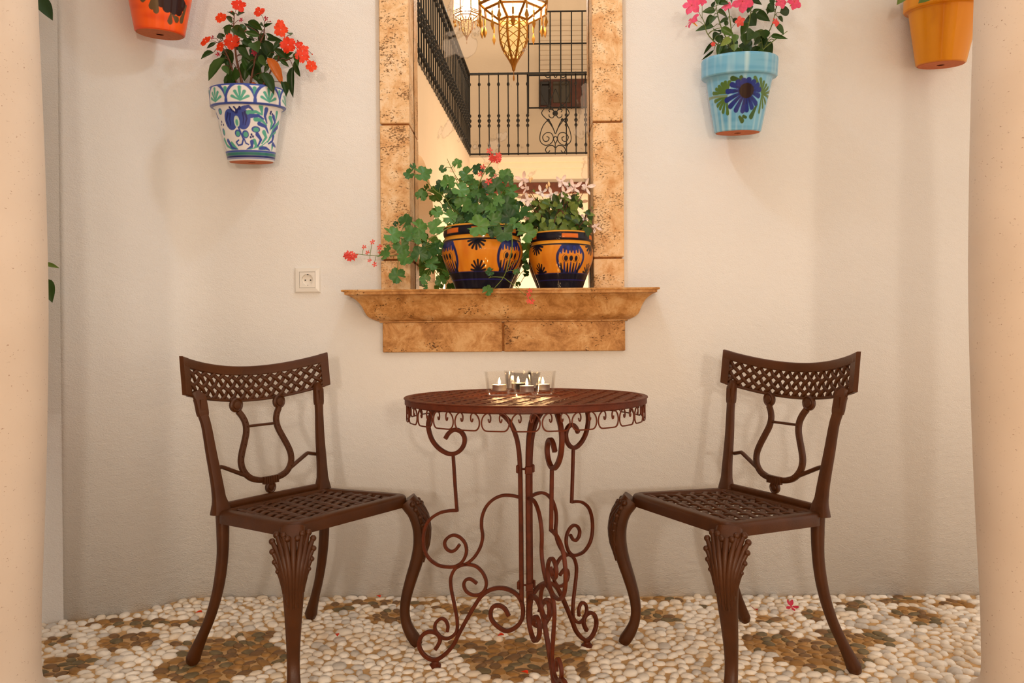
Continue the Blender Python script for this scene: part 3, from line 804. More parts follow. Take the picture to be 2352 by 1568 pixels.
    for k in range(7): mb.box(Vector(sp(-.024 + .008 * k, .494)) + Vector((0, .006, 0)), (.006, .010, .022))
    mb.lathe([(.016, -.006), (.018, -.003), (.018, .004), (.0145, .006), (.012, .003), (.0085, .003), (.007, .006), (.003, .0065)], 20, sp(0, .471), Matrix.Rotation(-PI / 2, 3, 'X'))
    for s in (-1, 1):
        mb.sweep([sp(s * .189, .545), sp(s * .158, .552), sp(s * .150, .549), sp(s * .068, .510), sp(s * .030, .498)], rrect(.011, .012, .003, 2), up=(0, 1, 0))
    mb.build('lyre_splat', m, root, angle=45)
    # --- legs
    FL = [(.434, .016, .064, .052), (.418, .028, .068, .052), (.398, .041, .068, .050), (.368, .051, .066, .047), (.335, .055, .060, .044), (.295, .052, .053, .040), (.250, .042, .046, .037), (.200, .026, .040, .034), (.150, .012, .035, .031), (.105, .006, .032, .029), (.068, .011, .032, .030), (.038, .024, .035, .034), (.016, .038, .035, .035), (.004, .045, .026, .028)]
    for s in (-1, 1):
        dr = Vector((s * .62, .78, 0)).normalized(); tn = Vector((0, 0, 1)).cross(dr); o = Vector((s * (wf - .022), dep - .022, 0))
        q = spline([tuple(o + dr * a + Vector((0, 0, z))) for z, a, w, d in FL], 4); wd = spline([(w, d, 0) for z, a, w, d in FL], 4)
        mb = MB(); mb.sweep(q, rrect(1, 1, .34, 4), up=dr, scales=[(v.x, v.y) for v in wd])
        lg = mb.build('leg', m, root, angle=60)
        # acanthus leaf carved on the knee
        mb = MB()
        def onleg(z, lat, lift):
            i = min(range(len(q)), key=lambda i: abs(q[i].z - z)); w, d = wd[i].x, wd[i].y; e = min(1.0, abs(lat) / (w * .5))
            return q[i] + tn * lat + dr * (d * .5 * math.sqrt(max(.0, 1 - .92 * e * e)) + lift) + Vector((0, 0, z - q[i].z))
        for sd in (-1, 1):
            # side fronds: rise along the leg, sweep outwards and end in a curl
            for z0, l0, z1, l1, rr in ((.250, .006, .428, .022, .0080), (.262, .012, .427, .038, .0085), (.276, .017, .414, .049, .0088), (.290, .022, .392, .049, .0080), (.298, .024, .368, .044, .0072), (.300, .025, .345, .037, .0062)):
                pts = []; rad = []
                for jj in range(9):
                    t = jj / 8; z = z0 + (z1 - z0) * (t ** .9); lat = l0 + (l1 - l0) * t ** 2.2; pts.append(onleg(z, sd * lat, .001 + .004 * t)); rad.append(rr * (.35 + .65 * math.sin(PI * min(1, .12 + t * .75))))
                mb.tube(pts, rad, 8); mb.ball(pts[-1], rr * (1.05 if z1 < .42 else 1.2) * .9, 8, 5)
            mb.ball(onleg(.420, sd * .012, .004), (.010, .007, .009), 8, 5)
        pts = [onleg(.25 + .17 * t / 8, 0, .0005 + .003 * math.sin(PI * t / 8)) for t in range(9)]; mb.tube(pts, [.003 + .006 * t / 8 for t in range(9)], 8)
        mb.build('acanthus_leaf', m, lg, angle=70)
        BL = [(.432, .0), (.38, -.001), (.32, .0), (.26, .006), (.20, .017), (.14, .034), (.085, .055), (.045, .071), (.018, .081), (.003, .085)]
        q = spline([(s * (wb - .018 + .030 * (a / .085)), .018 - a - .017 * (a / .085), z) for z, a in BL], 4)
        sc = [1.15, 1.1, 1.0, .98, .92, .88, .90, 1.08, 1.28, 1.0]; s2 = []
        for i in range(len(q)):
            f = i / (len(q) - 1) * (len(sc) - 1); k = min(int(f), len(sc) - 2); s2.append(sc[k] + (sc[k + 1] - sc[k]) * (f - k))
        mb = MB(); mb.sweep(q, rrect(.027, .027, .008, 3), up=(0, 1, 0), scales=s2); mb.build('leg', m, root, angle=50)
    return root
ch1 = make_chair(); ch1.location = (-.7537, -.4559, .006); ch1.rotation_euler = (0, 0, math.radians(-123.2))
tag(ch1, 'bronze-brown cast metal chair with lattice back left of the table', 'chair', 'cast metal garden chairs')
ch2 = copy_tree(ch1); ch2.location = (.7125, -.5019, .006); ch2.rotation_euler = (0, 0, math.radians(115.97))
tag(ch2, 'bronze-brown cast metal chair with lattice back right of the table', 'chair', 'cast metal garden chairs')

# ================================================================== CANDLES
def votive():
    g = empty('votive_glass'); mb = MB()
    mb.lathe([(.0285, 0), (.0300, .0025), (.0310, .006), (.0325, .007), (.0385, .060), (.0393, .064), (.0372, .064), (.0365, .060), (.0300, .0125), (.026, .0105), (.0, .0100)], 40, cap1=False)
    mb.build('glass_cup', M['glass'], g, angle=50)
    return g
def tealight():
    t = empty('tealight_candle'); mb = MB()
    mb.lathe([(.0188, 0), (.0190, .001), (.0190, .015), (.0194, .0155), (.0184, .0155), (.0182, .012)], 28, cap1=False); mb.build('metal_cup', M['alu'], t, angle=40)
    mb = MB(); mb.lathe([(.018, .001), (.018, .0122), (.006, .0112), (.0, .0110)], 24, cap1=False); mb.build('wax', M['wax'], t, angle=60)
    mb = MB(); mb.tube([(0, 0, .011), (.0006, 0, .016), (.0012, 0, .018)], .0007, 6); mb.build('wick', M['black_hole'], t)
    mb = MB(); mb.lathe([(.0004, .0165), (.0026, .0182), (.0034, .0212), (.0029, .026), (.0014, .031), (.0002, .035)], 12); mb.build('flame', M['flame'], t, angle=180)
    return t
g0, t0 = votive(), tealight()
spots = [(-.072, -.632, 'leftmost of the four', 'inside the leftmost glass'), (.003, -.690, 'nearest of the four', 'inside the nearest glass'), (.047, -.622, 'rightmost of the four', 'inside the rightmost glass'), (-.021, -.560, 'rearmost of the four', 'inside the rearmost glass')]
for i, (x, y, lg, lt) in enumerate(spots):
    g = g0 if i == 0 else copy_tree(g0); t = t0 if i == 0 else copy_tree(t0)
    g.location = (x, y, TZ + .0008); t.location = (x + .002, y, TZ + .0135); t.rotation_euler = (0, 0, i * 1.3)
    tag(g, lg + ' clear votive glasses on the table', 'candle glass', 'votive glasses on the table')
    tag(t, 'lit tealight candle in a metal cup ' + lt, 'candle', 'tealights in the votive glasses')
    lamp('candle_light', (x, y, TZ + .042), .55, .006, (1, .62, .28))
# ================================================================== PAINTED POTS
def lin(c): return np.array(srgb(*c))
class Paint:
    """brush strokes on an unrolled pot: u = angle * reference radius, v = height (both in metres)"""
    def __init__(s, u, v, base):
        s.u, s.v = u, v; s.c = np.tile(lin(base), (len(u), 1)); s.soft = .0011
    def blend(s, d, col, strength=1.0):
        k = np.clip(.5 - d / s.soft, 0, 1) * strength; s.c = s.c * (1 - k[:, None]) + lin(col) * k[:, None]
    def disc(s, cu, cv, ru, rv, col, rot=0.0, strength=1.0):
        x, y = s.u - cu, s.v - cv; c, q = math.cos(rot), math.sin(rot); a, b = (x * c + y * q) / ru, (-x * q + y * c) / rv
        s.blend((np.sqrt(a * a + b * b) - 1) * min(ru, rv), col, strength)
    def ringe(s, cu, cv, ru, rv, w, col):
        a, b = (s.u - cu) / ru, (s.v - cv) / rv; s.blend(np.abs(np.sqrt(a * a + b * b) - 1) * min(ru, rv) - w / 2, col)
    def stroke(s, pts, w0, w1, col, strength=1.0):
        best = np.full(len(s.u), 9.0); n = len(pts) - 1
        for i in range(n):
            (x0, y0), (x1, y1) = pts[i], pts[i + 1]; dx, dy = x1 - x0, y1 - y0; L2 = dx * dx + dy * dy + 1e-12
            t = np.clip(((s.u - x0) * dx + (s.v - y0) * dy) / L2, 0, 1); f = (i + t) / n
            best = np.minimum(best, np.hypot(s.u - x0 - t * dx, s.v - y0 - t * dy) - (w0 + (w1 - w0) * f) / 2)
        s.blend(best, col, strength)
    def band(s, v0, v1, col, strength=1.0): s.blend(np.maximum(v0 - s.v, s.v - v1), col, strength)
    def rect(s, u0, u1, v0, v1, col): s.blend(np.maximum(np.maximum(u0 - s.u, s.u - u1), np.maximum(v0 - s.v, s.v - v1)), col)
    def streaks(s, col, amt, su, sv, seed=0):
        n = np.array([mnoise.noise((a * su + seed, b * sv, seed * 1.7)) for a, b in zip(s.u, s.v)]); k = np.clip(n * amt, 0, 1)[:, None]; s.c = s.c * (1 - k) + lin(col) * k

def painted_body(name, prof, painter, parent, rref, front=0.0, nth=250, rows=150, inner=.006, mat=None):
    """prof: outer (r, z) bottom -> top; the painter colours every vertex from its unrolled position"""
    q = [Vector((r, z, 0)) for r, z in prof]; L = [0]
    for a, b in zip(q, q[1:]): L.append(L[-1] + (b - a).length)
    pr = []
    for i in range(rows + 1):
        s = L[-1] * i / rows; k = max(j for j in range(len(L)) if L[j] <= s + 1e-9); k = min(k, len(q) - 2)
        f = (s - L[k]) / max(L[k + 1] - L[k], 1e-9); p = q[k].lerp(q[k + 1], f); pr.append((p.x, p.y))
    outer = len(pr); rt, zt = pr[-1]
    pr += [(rt - inner * .5, zt + .0012), (rt - inner, zt), (rt - inner, zt - .03), (prof[0][0] * .9, prof[0][1] + .012)]
    th = list(np.linspace(-1.95, 1.95, nth)) + list(np.linspace(1.95, 2 * PI - 1.95, 46)[1:-1]); n = len(th)
    TH = np.array([t + front for t in th]); R = np.array([p[0] for p in pr]); Z = np.array([p[1] for p in pr])
    X = R[:, None] * np.sin(TH); Y = -R[:, None] * np.cos(TH); ZZ = np.repeat(Z[:, None], n, 1)
    V = np.stack([X, Y, ZZ], 2).reshape(-1, 3); idx = np.arange(len(pr) * n).reshape(len(pr), n); nx = np.roll(idx, -1, 1)
    F = np.stack([idx[:-1], nx[:-1], nx[1:], idx[1:]], 2).reshape(-1, 4)
    me = bpy.data.meshes.new(name); me.from_pydata(V.tolist(), [], F.tolist())
    u = np.tile((TH - 0) * rref, len(pr)); v = ZZ.reshape(-1).copy(); rowi = np.repeat(np.arange(len(pr)), n)
    v[rowi >= outer] = zt
    col = painter(u, v); at_ = me.color_attributes.new('Paint', 'FLOAT_COLOR', 'POINT')
    at_.data.foreach_set('color', np.concatenate([np.clip(col, 0, 1), np.ones((len(col), 1))], 1).astype(np.float32).ravel())
    me.materials.append(mat or M['glaze']); fix_normals(me); shade(me, 35)
    return link(name, me, parent)

# ---- the wall pots: one tapered shape with a collar, hung leaning from the wall
RB, RT, RR, HB, HT = .0765, .1075, .1235, .176, .240
WP = [(RB - .004, .0), (RB, .003), (RT, HB - .002), (RT + .004, HB), (RR - .003, HB + .001), (RR, HB + .005), (RR + .0015, HT - .008), (RR, HT - .002), (RR - .002, HT)]
LEAN = math.radians(7.5)
def wall_pot(name, px, py, label, painter, Y=-.092, rz=0.0):
    p = at(px, py, Y); root = empty(name, p); root.rotation_euler = (LEAN, 0, rz)
    painted_body('glazed_body', WP, painter, root, .1)
    mb = MB(); mb.lathe([(.012, -.0005), (.012, -.0012), (RB - .006, -.0012), (RB - .004, .001), (.012, .004)], 48, cap0=False, cap1=False); mb.lathe([(.0118, .003), (.0118, .0035)], 16); mb.build('terracotta_base', M['terracotta'], root, angle=40)
    mb = MB(); mb.lathe([(RB, .015), (RR - .009, HT - .022), (.05, HT - .018), (.001, HT - .016)], 32); mb.build('soil', M['soil'], root)
    mb = MB(); mb.tube([(0, RT + .001, HB - .006), (0, RT + .012, HB + .004), (0, .135, HB + .012)], .0022, 6); mb.build('wall_hook', M['iron'], root)
    return tag(root, label, 'flower pot', 'glazed pots hung on the wall')

def unroll(cx, hw0, hw1, y0, y1, slope, curv, th0):
    """survey of brush strokes seen on a pot -> (u, v); y0 is the collar's lower edge, y1 the foot"""
    def W(x, y):
        yy = y - slope * (x - cx); f = (yy - y0) / (y1 - y0); hw = hw0 + (hw1 - hw0) * f; a = max(-.995, min(.995, (x - cx) / hw))
        f -= curv * (1 - math.sqrt(1 - a * a)) / (y1 - y0)
        return ((th0 + math.asin(a)) * .1, HB * (1 - f))
    return W
BLUE, NAVY, TEAL, DTEAL, WHITE = (58, 78, 160), (34, 42, 108), (84, 166, 146), (52, 118, 110), (226, 224, 224)
def talavera(u, v):
    P = Paint(u, v, WHITE); W = unroll(690, 302, 203, 915, 1440, .085, 30, math.radians(19)); k = .00040
    S = lambda pts, w, c, w1=None: P.stroke([W(*p) for p in pts], w * k * 1.25, (w1 if w1 is not None else w * .35) * k * 1.25, c)
    D = lambda x, y, rx, ry, c: P.disc(*W(x, y), rx * k, ry * k, c)
    for x in (528, 632): D(x, 1045, 62, 84, BLUE)
    for x, sg in ((528, -1), (632, 1)):
        S([(x + sg * 22, 985), (x + sg * 36, 1045), (x + sg * 18, 1105)], 16, NAVY); S([(x + sg * 2, 990), (x + sg * 8, 1045), (x, 1100)], 12, NAVY)
    D(580, 1068, 24, 46, (196, 214, 206)); D(580, 1075, 12, 26, TEAL)
    for q in ([(572, 985), (548, 965), (522, 930)], [(578, 985), (575, 950), (560, 930)], [(584, 985), (590, 955), (612, 938)]): S(q, 10, NAVY, 12)
    S([(592, 1122), (612, 1180), (630, 1235), (616, 1285), (585, 1292), (568, 1262), (590, 1242)], 13, BLUE, 10); S([(636, 1230), (650, 1275), (672, 1288)], 10, BLUE, 10)
    for x, y, rx, ry in ((583, 1178, 27, 30), (650, 1190, 30, 32), (742, 1150, 38, 26), (440, 962, 26, 26), (465, 1158, 20, 30)): D(x, y, rx, ry, BLUE); D(x + 2, y + 3, rx * .68, ry * .68, TEAL)
    for x, y in ((702, 1196), (714, 1216), (694, 1220), (886, 990), (879, 1006), (896, 1012), (450, 1060), (446, 1086), (464, 1090), (610, 935), (604, 950), (622, 948)): D(x, y, 9, 10, NAVY)
    for q in ([(798, 938), (806, 1005)], [(745, 1055), (800, 1068), (838, 1115)], [(685, 988), (750, 985), (805, 1015)], [(875, 1045), (888, 1095), (868, 1160)], [(938, 1000), (925, 1070)], [(948, 1095), (900, 1140), (872, 1215)], [(910, 1178), (870, 1222), (838, 1275)], [(812, 1180), (828, 1230), (788, 1285)], [(722, 1258), (738, 1300), (722, 1325)], [(770, 1340), (835, 1368)], [(470, 1235), (490, 1290), (545, 1335)], [(530, 1275), (580, 1332)], [(425, 1095), (440, 1150)], [(880, 1310), (870, 1360)]): S(q, 30, TEAL)
    for q in ([(700, 1022), (770, 1022), (815, 1055)], [(775, 1098), (830, 1130), (848, 1190)], [(846, 965), (828, 1030), (842, 1095)], [(905, 1035), (916, 1090), (878, 1150)], [(935, 1135), (890, 1180), (862, 1232)], [(892, 1225), (880, 1270), (845, 1292)], [(752, 1198), (782, 1250), (748, 1315)], [(702, 1265), (700, 1310), (655, 1337)], [(500, 1245), (530, 1310), (575, 1332)], [(775, 1328), (820, 1332), (855, 1362)], [(885, 1300), (905, 1330)], [(640, 945), (688, 932), (725, 968)], [(405, 975), (425, 1030)]): S(q, 28, BLUE)
    S([(660, 1340), (780, 1312), (860, 1250), (900, 1150), (960, 1060)], 7, TEAL, 5); S([(480, 1335), (440, 1150), (400, 1000)], 6, BLUE, 5)
    # repeat the foliage round the back
    for t0 in (2.4, 3.4, 4.2):
        for j in range(6): P.stroke([(t0 * .1 + .008 * (j % 3), .06 + .016 * j), (t0 * .1 + .03, .075 + .017 * j)], .012, .003, BLUE if j % 2 else TEAL)
    P.band(.004, .034, (210, 208, 208)); P.band(.0265, .033, BLUE); P.band(.0165, .0265, DTEAL); P.band(.0095, .0165, NAVY); P.band(.0055, .0080, BLUE)
    # collar: scalloped arches with palmettes
    P.band(HB - .001, HT + .01, WHITE)
    rim = Paint(u, v, WHITE); per = math.radians(44) * .1
    for j in range(-4, 5):
        c = j * per + .012
        rim.ringe(c, HB + .004, per * .52, .062, .0068, BLUE)
        for a in (-58, -30, 0, 30, 58):
            r = math.radians(a); rim.stroke([(c, HB + .010), (c + .024 * math.sin(r), HB + .012 + (.040 - abs(a) * .0003) * math.cos(r))], .003, .0095, TEAL)
        rim.stroke([(c + per / 2, HB + .050), (c + per / 2, HB + .024)], .011, .003, TEAL)
    rim.band(HB - .001, HB + .0065, BLUE); rim.band(HT - .005, HT + .01, BLUE)
    k = (v > HB + .0002)[:, None]
    return np.where(k, rim.c, P.c)
def lightblue(u, v):
    P = Paint(u, v, (114, 178, 212)); P.streaks((92, 160, 200), 1.6, 8, 60, 3); P.streaks((176, 212, 224), 1.4, 60, 4, 9)
    W = unroll(805, 345, 220, 790, 1400, -.055, 70, math.radians(-15)); k = .00047
    S = lambda a, b, w0, w1, c: P.stroke([W(*a), W(*b)], w0 * k, w1 * k, c)
    G, G2, DB = (80, 112, 48), (56, 88, 34), (26, 44, 128)
    for x, y in ((712, 885), (672, 888), (640, 905), (612, 935), (585, 965), (558, 1012)): S((690, 1005), (x, y), 8, 27, G)
    for x, y in ((580, 1098), (606, 1145), (632, 1172), (662, 1208), (706, 1222)): S((690, 1040), (x, y), 8, 27, G)
    S((690, 1030), (510, 1085), 14, 22, (120, 140, 110))
    for x, y in ((965, 838), (1020, 858), (1050, 892), (1072, 925), (1088, 958), (1104, 1005), (1092, 1070), (1062, 1128), (1036, 1165), (1003, 1215)): S((1030, 1020), (x, y), 9, 25, G)
    S((985, 1130), (930, 1255), 14, 40, G2); S((825, 862), (745, 846), 12, 36, G2); S((848, 858), (828, 832), 12, 24, G2); S((845, 1298), (822, 1258), 36, 22, G2); S((880, 1262), (858, 1252), 20, 24, G2)
    for x, y in ((742, 912), (800, 885), (855, 868), (905, 862), (952, 885), (990, 922), (1008, 970), (998, 1035), (972, 1115), (935, 1155), (888, 1182), (848, 1190), (785, 1182), (730, 1145), (692, 1080), (700, 985)):
        S((880, 975), (x, y), 10, 37, DB); S((880, 980), ((x * 2 + 880) / 3, (y * 2 + 975) / 3), 6, 10, (26, 36, 96))
    P.disc(*W(885, 975), 52 * k, 50 * k, (36, 16, 14))
    for t0 in (2.6, 3.6): P.disc(t0 * .1, .09, .03, .03, DB)
    P.band(HB - .006, HB + .003, (120, 176, 204), .6)
    return P.c
def orange(u, v):
    P = Paint(u, v, (240, 92, 22)); P.streaks((222, 70, 14), 1.2, 10, 50, 5)
    W = unroll(1815, 385, 252, -207, 412, .1, 40, math.radians(-1)); k = .00046
    S = lambda a, b, w0, w1, c: P.stroke([W(*a), W(*b)], w0 * k, w1 * k, c)
    BR, GR = (46, 18, 14), (96, 72, 40)
    for x, y in ((1830, 130), (1885, 180), (1950, 200), (2006, 205), (2050, 150), (1780, 40)): S((1960, -40), (x, y), 20, 70, BR)
    for x, y in ((1600, 30), (1640, 100), (1732, 175), (1775, 215)): S((1780, 20), (x, y), 12, 46, GR)
    for a, b in (((2085, 140), (2030, 300)), ((1925, 245), (1915, 320)), ((1945, 260), (1980, 298))): S(a, b, 14, 46, GR)
    for t0 in (2.6, 3.6): P.disc(t0 * .1, .1, .03, .03, BR)
    return P.c
def ochre_plain(u, v):
    P = Paint(u, v, (214, 134, 8)); P.streaks((196, 106, 6), 1.3, 36, 3, 2); P.streaks((226, 150, 24), 1.0, 30, 3, 7); return P.c
wall_pot('hanging_flower_pot', 577.5, 372.5, 'white wall pot painted with blue and teal foliage, holding red flowers', talavera)
wall_pot('hanging_flower_pot', 1694, 305, 'light blue wall pot with a dark blue painted daisy, holding pink flowers', lightblue)
wall_pot('hanging_flower_pot', 367.5, 79, 'orange wall pot with dark painted petals at the top left', orange, -.205, math.radians(26))
wall_pot('hanging_flower_pot', 2160.5, 149, 'plain glossy ochre yellow wall pot partly hidden by the right column', ochre_plain)

# ---- the two ochre and navy pots on the shelf
def shelf_pot(x, y, r, h, label, meds, dais, rects, seed):
    """r: belly radius, h: height"""
    root = empty('glazed_planter', (x, y, SZ + .0005))
    pr = [(.66, 0), (.67, .012), (.715, .10), (.80, .23), (.90, .38), (.97, .50), (.998, .58), (1.0, .63), (.985, .70), (.95, .76), (.915, .80), (.905, .815), (.925, .835), (.95, .87), (.955, .91), (.945, .95), (.955, .975), (.95, .99), (.935, 1.0)]
    sp = spline([(a * r, b * h, 0) for a, b in pr], 5)
    NV, INK, OC, OR, YE = (28, 32, 88), (14, 12, 30), (214, 132, 28), (214, 108, 30), (226, 158, 44)
    def painter(u, v):
        P = Paint(u, v, OC); s = h / .22; P.soft = .0014
        P.streaks((196, 104, 22), 1.1, 40, 12, seed); P.streaks((228, 156, 50), .9, 50, 14, seed + 5)
        for c in dais:
            for a in (-80, -55, -28, 0, 28, 55, 80):
                t = math.radians(a); P.stroke([(c, .745 * h), (c + .030 * s * math.sin(t), .745 * h - .034 * s * math.cos(t))], .007 * s, .0085 * s, INK)
                P.stroke([(c + .003, .255 * h), (c + .003 + .030 * s * math.sin(t), .255 * h + .038 * s * math.cos(t))], .007 * s, .0075 * s, INK)
            P.disc(c, .745 * h, .016 * s, .010 * s, INK); P.disc(c, .26 * h, .016 * s, .012 * s, INK)
        for c in meds:
            cv = .50 * h; ru, rv = .056 * s, .058 * s
            P.ringe(c, cv, ru, rv, .0105 * s, NV)
            P.disc(c, cv + rv * .86, ru * .72, rv * .34, NV)
            for j in range(-3, 4):
                P.stroke([(c + j * .013 * s, cv + rv * .74), (c + j * .0135 * s, cv + rv * (.44 - .05 * (j % 2)))], .013 * s, .008 * s, (32, 44, 120) if j % 2 else NV)
                P.stroke([(c + j * .0125 * s, cv - rv * .98), (c + j * .014 * s, cv - rv * (.24 + .06 * (j % 2)))], .013 * s, .005 * s, INK if j % 2 else NV)
            for j, w in ((-1, 1.0), (0, .95), (1, .8)): P.disc(c + j * .0215 * s, cv + .001, .0082 * s * w, .0105 * s, INK)
            for j in (-1, 1):
                a0 = [(c + j * (.0215 + .014 * math.cos(t)) * s, cv + .002 + .014 * s * math.sin(t)) for t in np.linspace(-2.4, 1.2, 9)]; P.stroke(a0, .0016 * s, .0016 * s, INK)
        P.band(-.01, .255 * h, INK); P.band(.13 * h, .145 * h, (34, 34, 110)); P.band(.245 * h, .262 * h, NV, .7)
        P.band(.745 * h, .775 * h, INK); P.band(.775 * h, .832 * h, YE); P.band(.832 * h, .985 * h, INK); P.band(.978 * h, 1.1 * h, (222, 150, 40))
        for a, b_ in rects: P.rect(a, b_, .872 * h, .945 * h, OR)
        return P.c
    painted_body('glazed_body', [(p.x, p.y) for p in sp], painter, root, r, nth=320, rows=200)
    mb = MB(); mb.lathe([(r * .6, .02), (r * .85, h * .9), (r * .4, h * .92), (.001, h * .925)], 32); mb.build('soil', M['soil'], root)
    return tag(root, label, 'flower pot', 'ochre and navy pots on the shelf')
pA = shelf_pot(-.1445, -.052, .1405, .213, 'larger ochre and navy glazed pot on the shelf, holding the trailing geranium', [-.142, .118, .30, -.33], [-.012, .22, -.24], [(-.145, -.082), (.10, .15), (-.03, .02)], 1)
pB = shelf_pot(.1285, -.050, .1115, .190, 'smaller ochre and navy glazed pot on the shelf, holding the white fuchsia', [.030, .20, -.22], [-.098, .118, .27], [(-.002, .058), (-.13, -.105), (.12, .16)], 4)
# ================================================================== PLANTS
def leaf_mesh(name, peak, fold, bend, n=9, wave=0.0, mat=None, serr=0.0):
    """pointed leaf, base at the origin, tip at y = 1, half width 1 (scaled on placing)"""
    vs = []; fs = []
    for i in range(n + 1):
        t = i / n; w = (t ** peak) * (1 - t) ** (1.05) ; w /= (peak / (peak + 1.05)) ** peak * (1.05 / (peak + 1.05)) ** 1.05
        w = max(w, .015) * (1 + serr * (i % 2)); z = -bend * t * t + wave * math.sin(t * 9)
        vs += [(-w, t, z + fold * w + wave * math.sin(t * 14)), (-w * .5, t, z + fold * .35 * w), (0, t, z), (w * .5, t, z + fold * .35 * w), (w, t, z + fold * w - wave * math.sin(t * 14 + 1))]
    for i in range(n):
        for k in range(4): fs.append((i * 5 + k, i * 5 + k + 1, i * 5 + 6 + k, i * 5 + 5 + k))
    me = bpy.data.meshes.new(name); me.from_pydata(vs, [], fs); me.materials.append(mat); shade(me, 180); return me
def ger_mesh(seed, mat):
    """scalloped ivy-geranium leaf: five lobes, notched at the stalk (origin), facing +z, radius 1"""
    rnd = random.Random(seed); vs = [(0, -.12, -.10)]; fs = []; n = 50; ph = rnd.uniform(-.15, .15)
    for ring, rr in enumerate((.45, .8, 1.0)):
        for k in range(n + 1):
            a = math.radians(-162 + 324 * k / n); lob = abs(math.sin((a + ph) * 2.5)); edge = 1 - .24 * (1 - lob) ** 1.5 * rr + .045 * math.sin(k * 2.1 + seed) * (ring == 2)
            r = rr * edge; z = -.10 + .20 * rr * rr * (.6 + .5 * math.cos(a * 2.5 + seed)) - .05 * math.cos(5 * (a + ph)) * rr + (.06 * math.sin(k * 1.05) if ring == 2 else 0)
            vs.append((r * math.sin(a), r * math.cos(a) - .12, z))
    for k in range(n): fs.append((0, 1 + k + 1, 1 + k))
    for ring in range(2):
        b = 1 + ring * (n + 1)
        for k in range(n): fs.append((b + k, b + k + 1, b + n + 2 + k, b + n + 1 + k))
    me = bpy.data.meshes.new('leaf'); me.from_pydata(vs, [], fs); me.materials.append(mat); shade(me, 180); return me
def flower_mesh(kind, mats, seed=0):
    mb = MB(); rnd = random.Random(seed)
    def petal(a, L, w, z0, z1, notch=0.0, cup=0.0, n=6, twist=0.0, r0=.05):
        vs = []; fs = []; ca, sa = math.cos(a), math.sin(a)
        for i in range(n + 1):
            t = i / n; hw = w * (math.sin(PI * min(1, t * .93 + .05)) ** .55) * (.35 + .65 * min(1, t * 1.7)); rr = r0 + (L - r0) * t
            for q in (-1, -.5, 0, .5, 1):
                x = rr - notch * L * (1 - abs(q)) * max(0, t - .7) / .3 ; y = hw * q; z = z0 + (z1 - z0) * t * t + cup * abs(q) * t + twist * q * t
                vs.append((x * ca - y * sa, x * sa + y * ca, z))
        for i in range(n):
            for k in range(4): fs.append((i * 5 + k, i * 5 + k + 1, i * 5 + 6 + k, i * 5 + 5 + k))
        mb.add(vs, fs)
    if kind == 'impatiens':
        for k in range(5): petal(k * 2 * PI / 5 + rnd.uniform(-.1, .1), 1.05, .47, 0, rnd.uniform(-.3, .15), .2, .08)
        mb.mi = 1; mb.ball((0, 0, .03), .07, 6, 4)
    elif kind == 'trumpet':
        for k in range(5): petal(k * 2 * PI / 5, 1.0, .42, 0, -.18, -.05, .06, twist=.12)
        mb.mi = 1; mb.lathe([(.05, -1.0), (.08, -.55), (.16, -.2), (.22, .0), (.15, -.03), (.05, -.3)], 12, cap1=False)
    elif kind == 'floret':
        for k in range(5): petal(k * 2 * PI / 5 + rnd.uniform(-.2, .2), rnd.uniform(.85, 1.05), .27, 0, rnd.uniform(-.1, .35), 0, .05)
        mb.mi = 1; mb.ball((0, 0, 0), .08, 6, 4)
    elif kind == 'fuchsia':
        for k in range(4): petal(k * PI / 2 + .3, 1.0, .26, .1, rnd.uniform(.35, .75), -.05, .05)
        for k in range(5):
            mb.mi = 1; petal(k * 2 * PI / 5, .42, .26, -.05, -.45, 0, .02)
        mb.lathe([(.06, .5), (.10, .3), (.12, .1)], 8)
        for k in range(4): mb.tube([(0, 0, 0), (.1 * math.cos(k * 1.6), .1 * math.sin(k * 1.6), -.8)], .018, 4)
    me = bpy.data.meshes.new('flower'); me.from_pydata(mb.v, [], mb.f)
    for m in mats: me.materials.append(m)
    me.polygons.foreach_set('material_index', mb.m); shade(me, 60); return me
def axes(yv, zv):
    y = yv.normalized(); z = zv - y * zv.dot(y)
    if z.length < 1e-4: z = y.orthogonal()
    z.normalize(); x = y.cross(z); return Matrix((x, y, z)).transposed()
def place(me, name, parent, p, R, s):
    o = link(name, me, parent); inv = parent.matrix_basis.inverted() if parent else Matrix()
    o.matrix_basis = Matrix.Translation(Vector(p) - parent.location) @ R.to_4x4() @ Matrix.Diagonal((*s, 1)); return o
TOCAM = lambda p: (CC - Vector(p)).normalized()
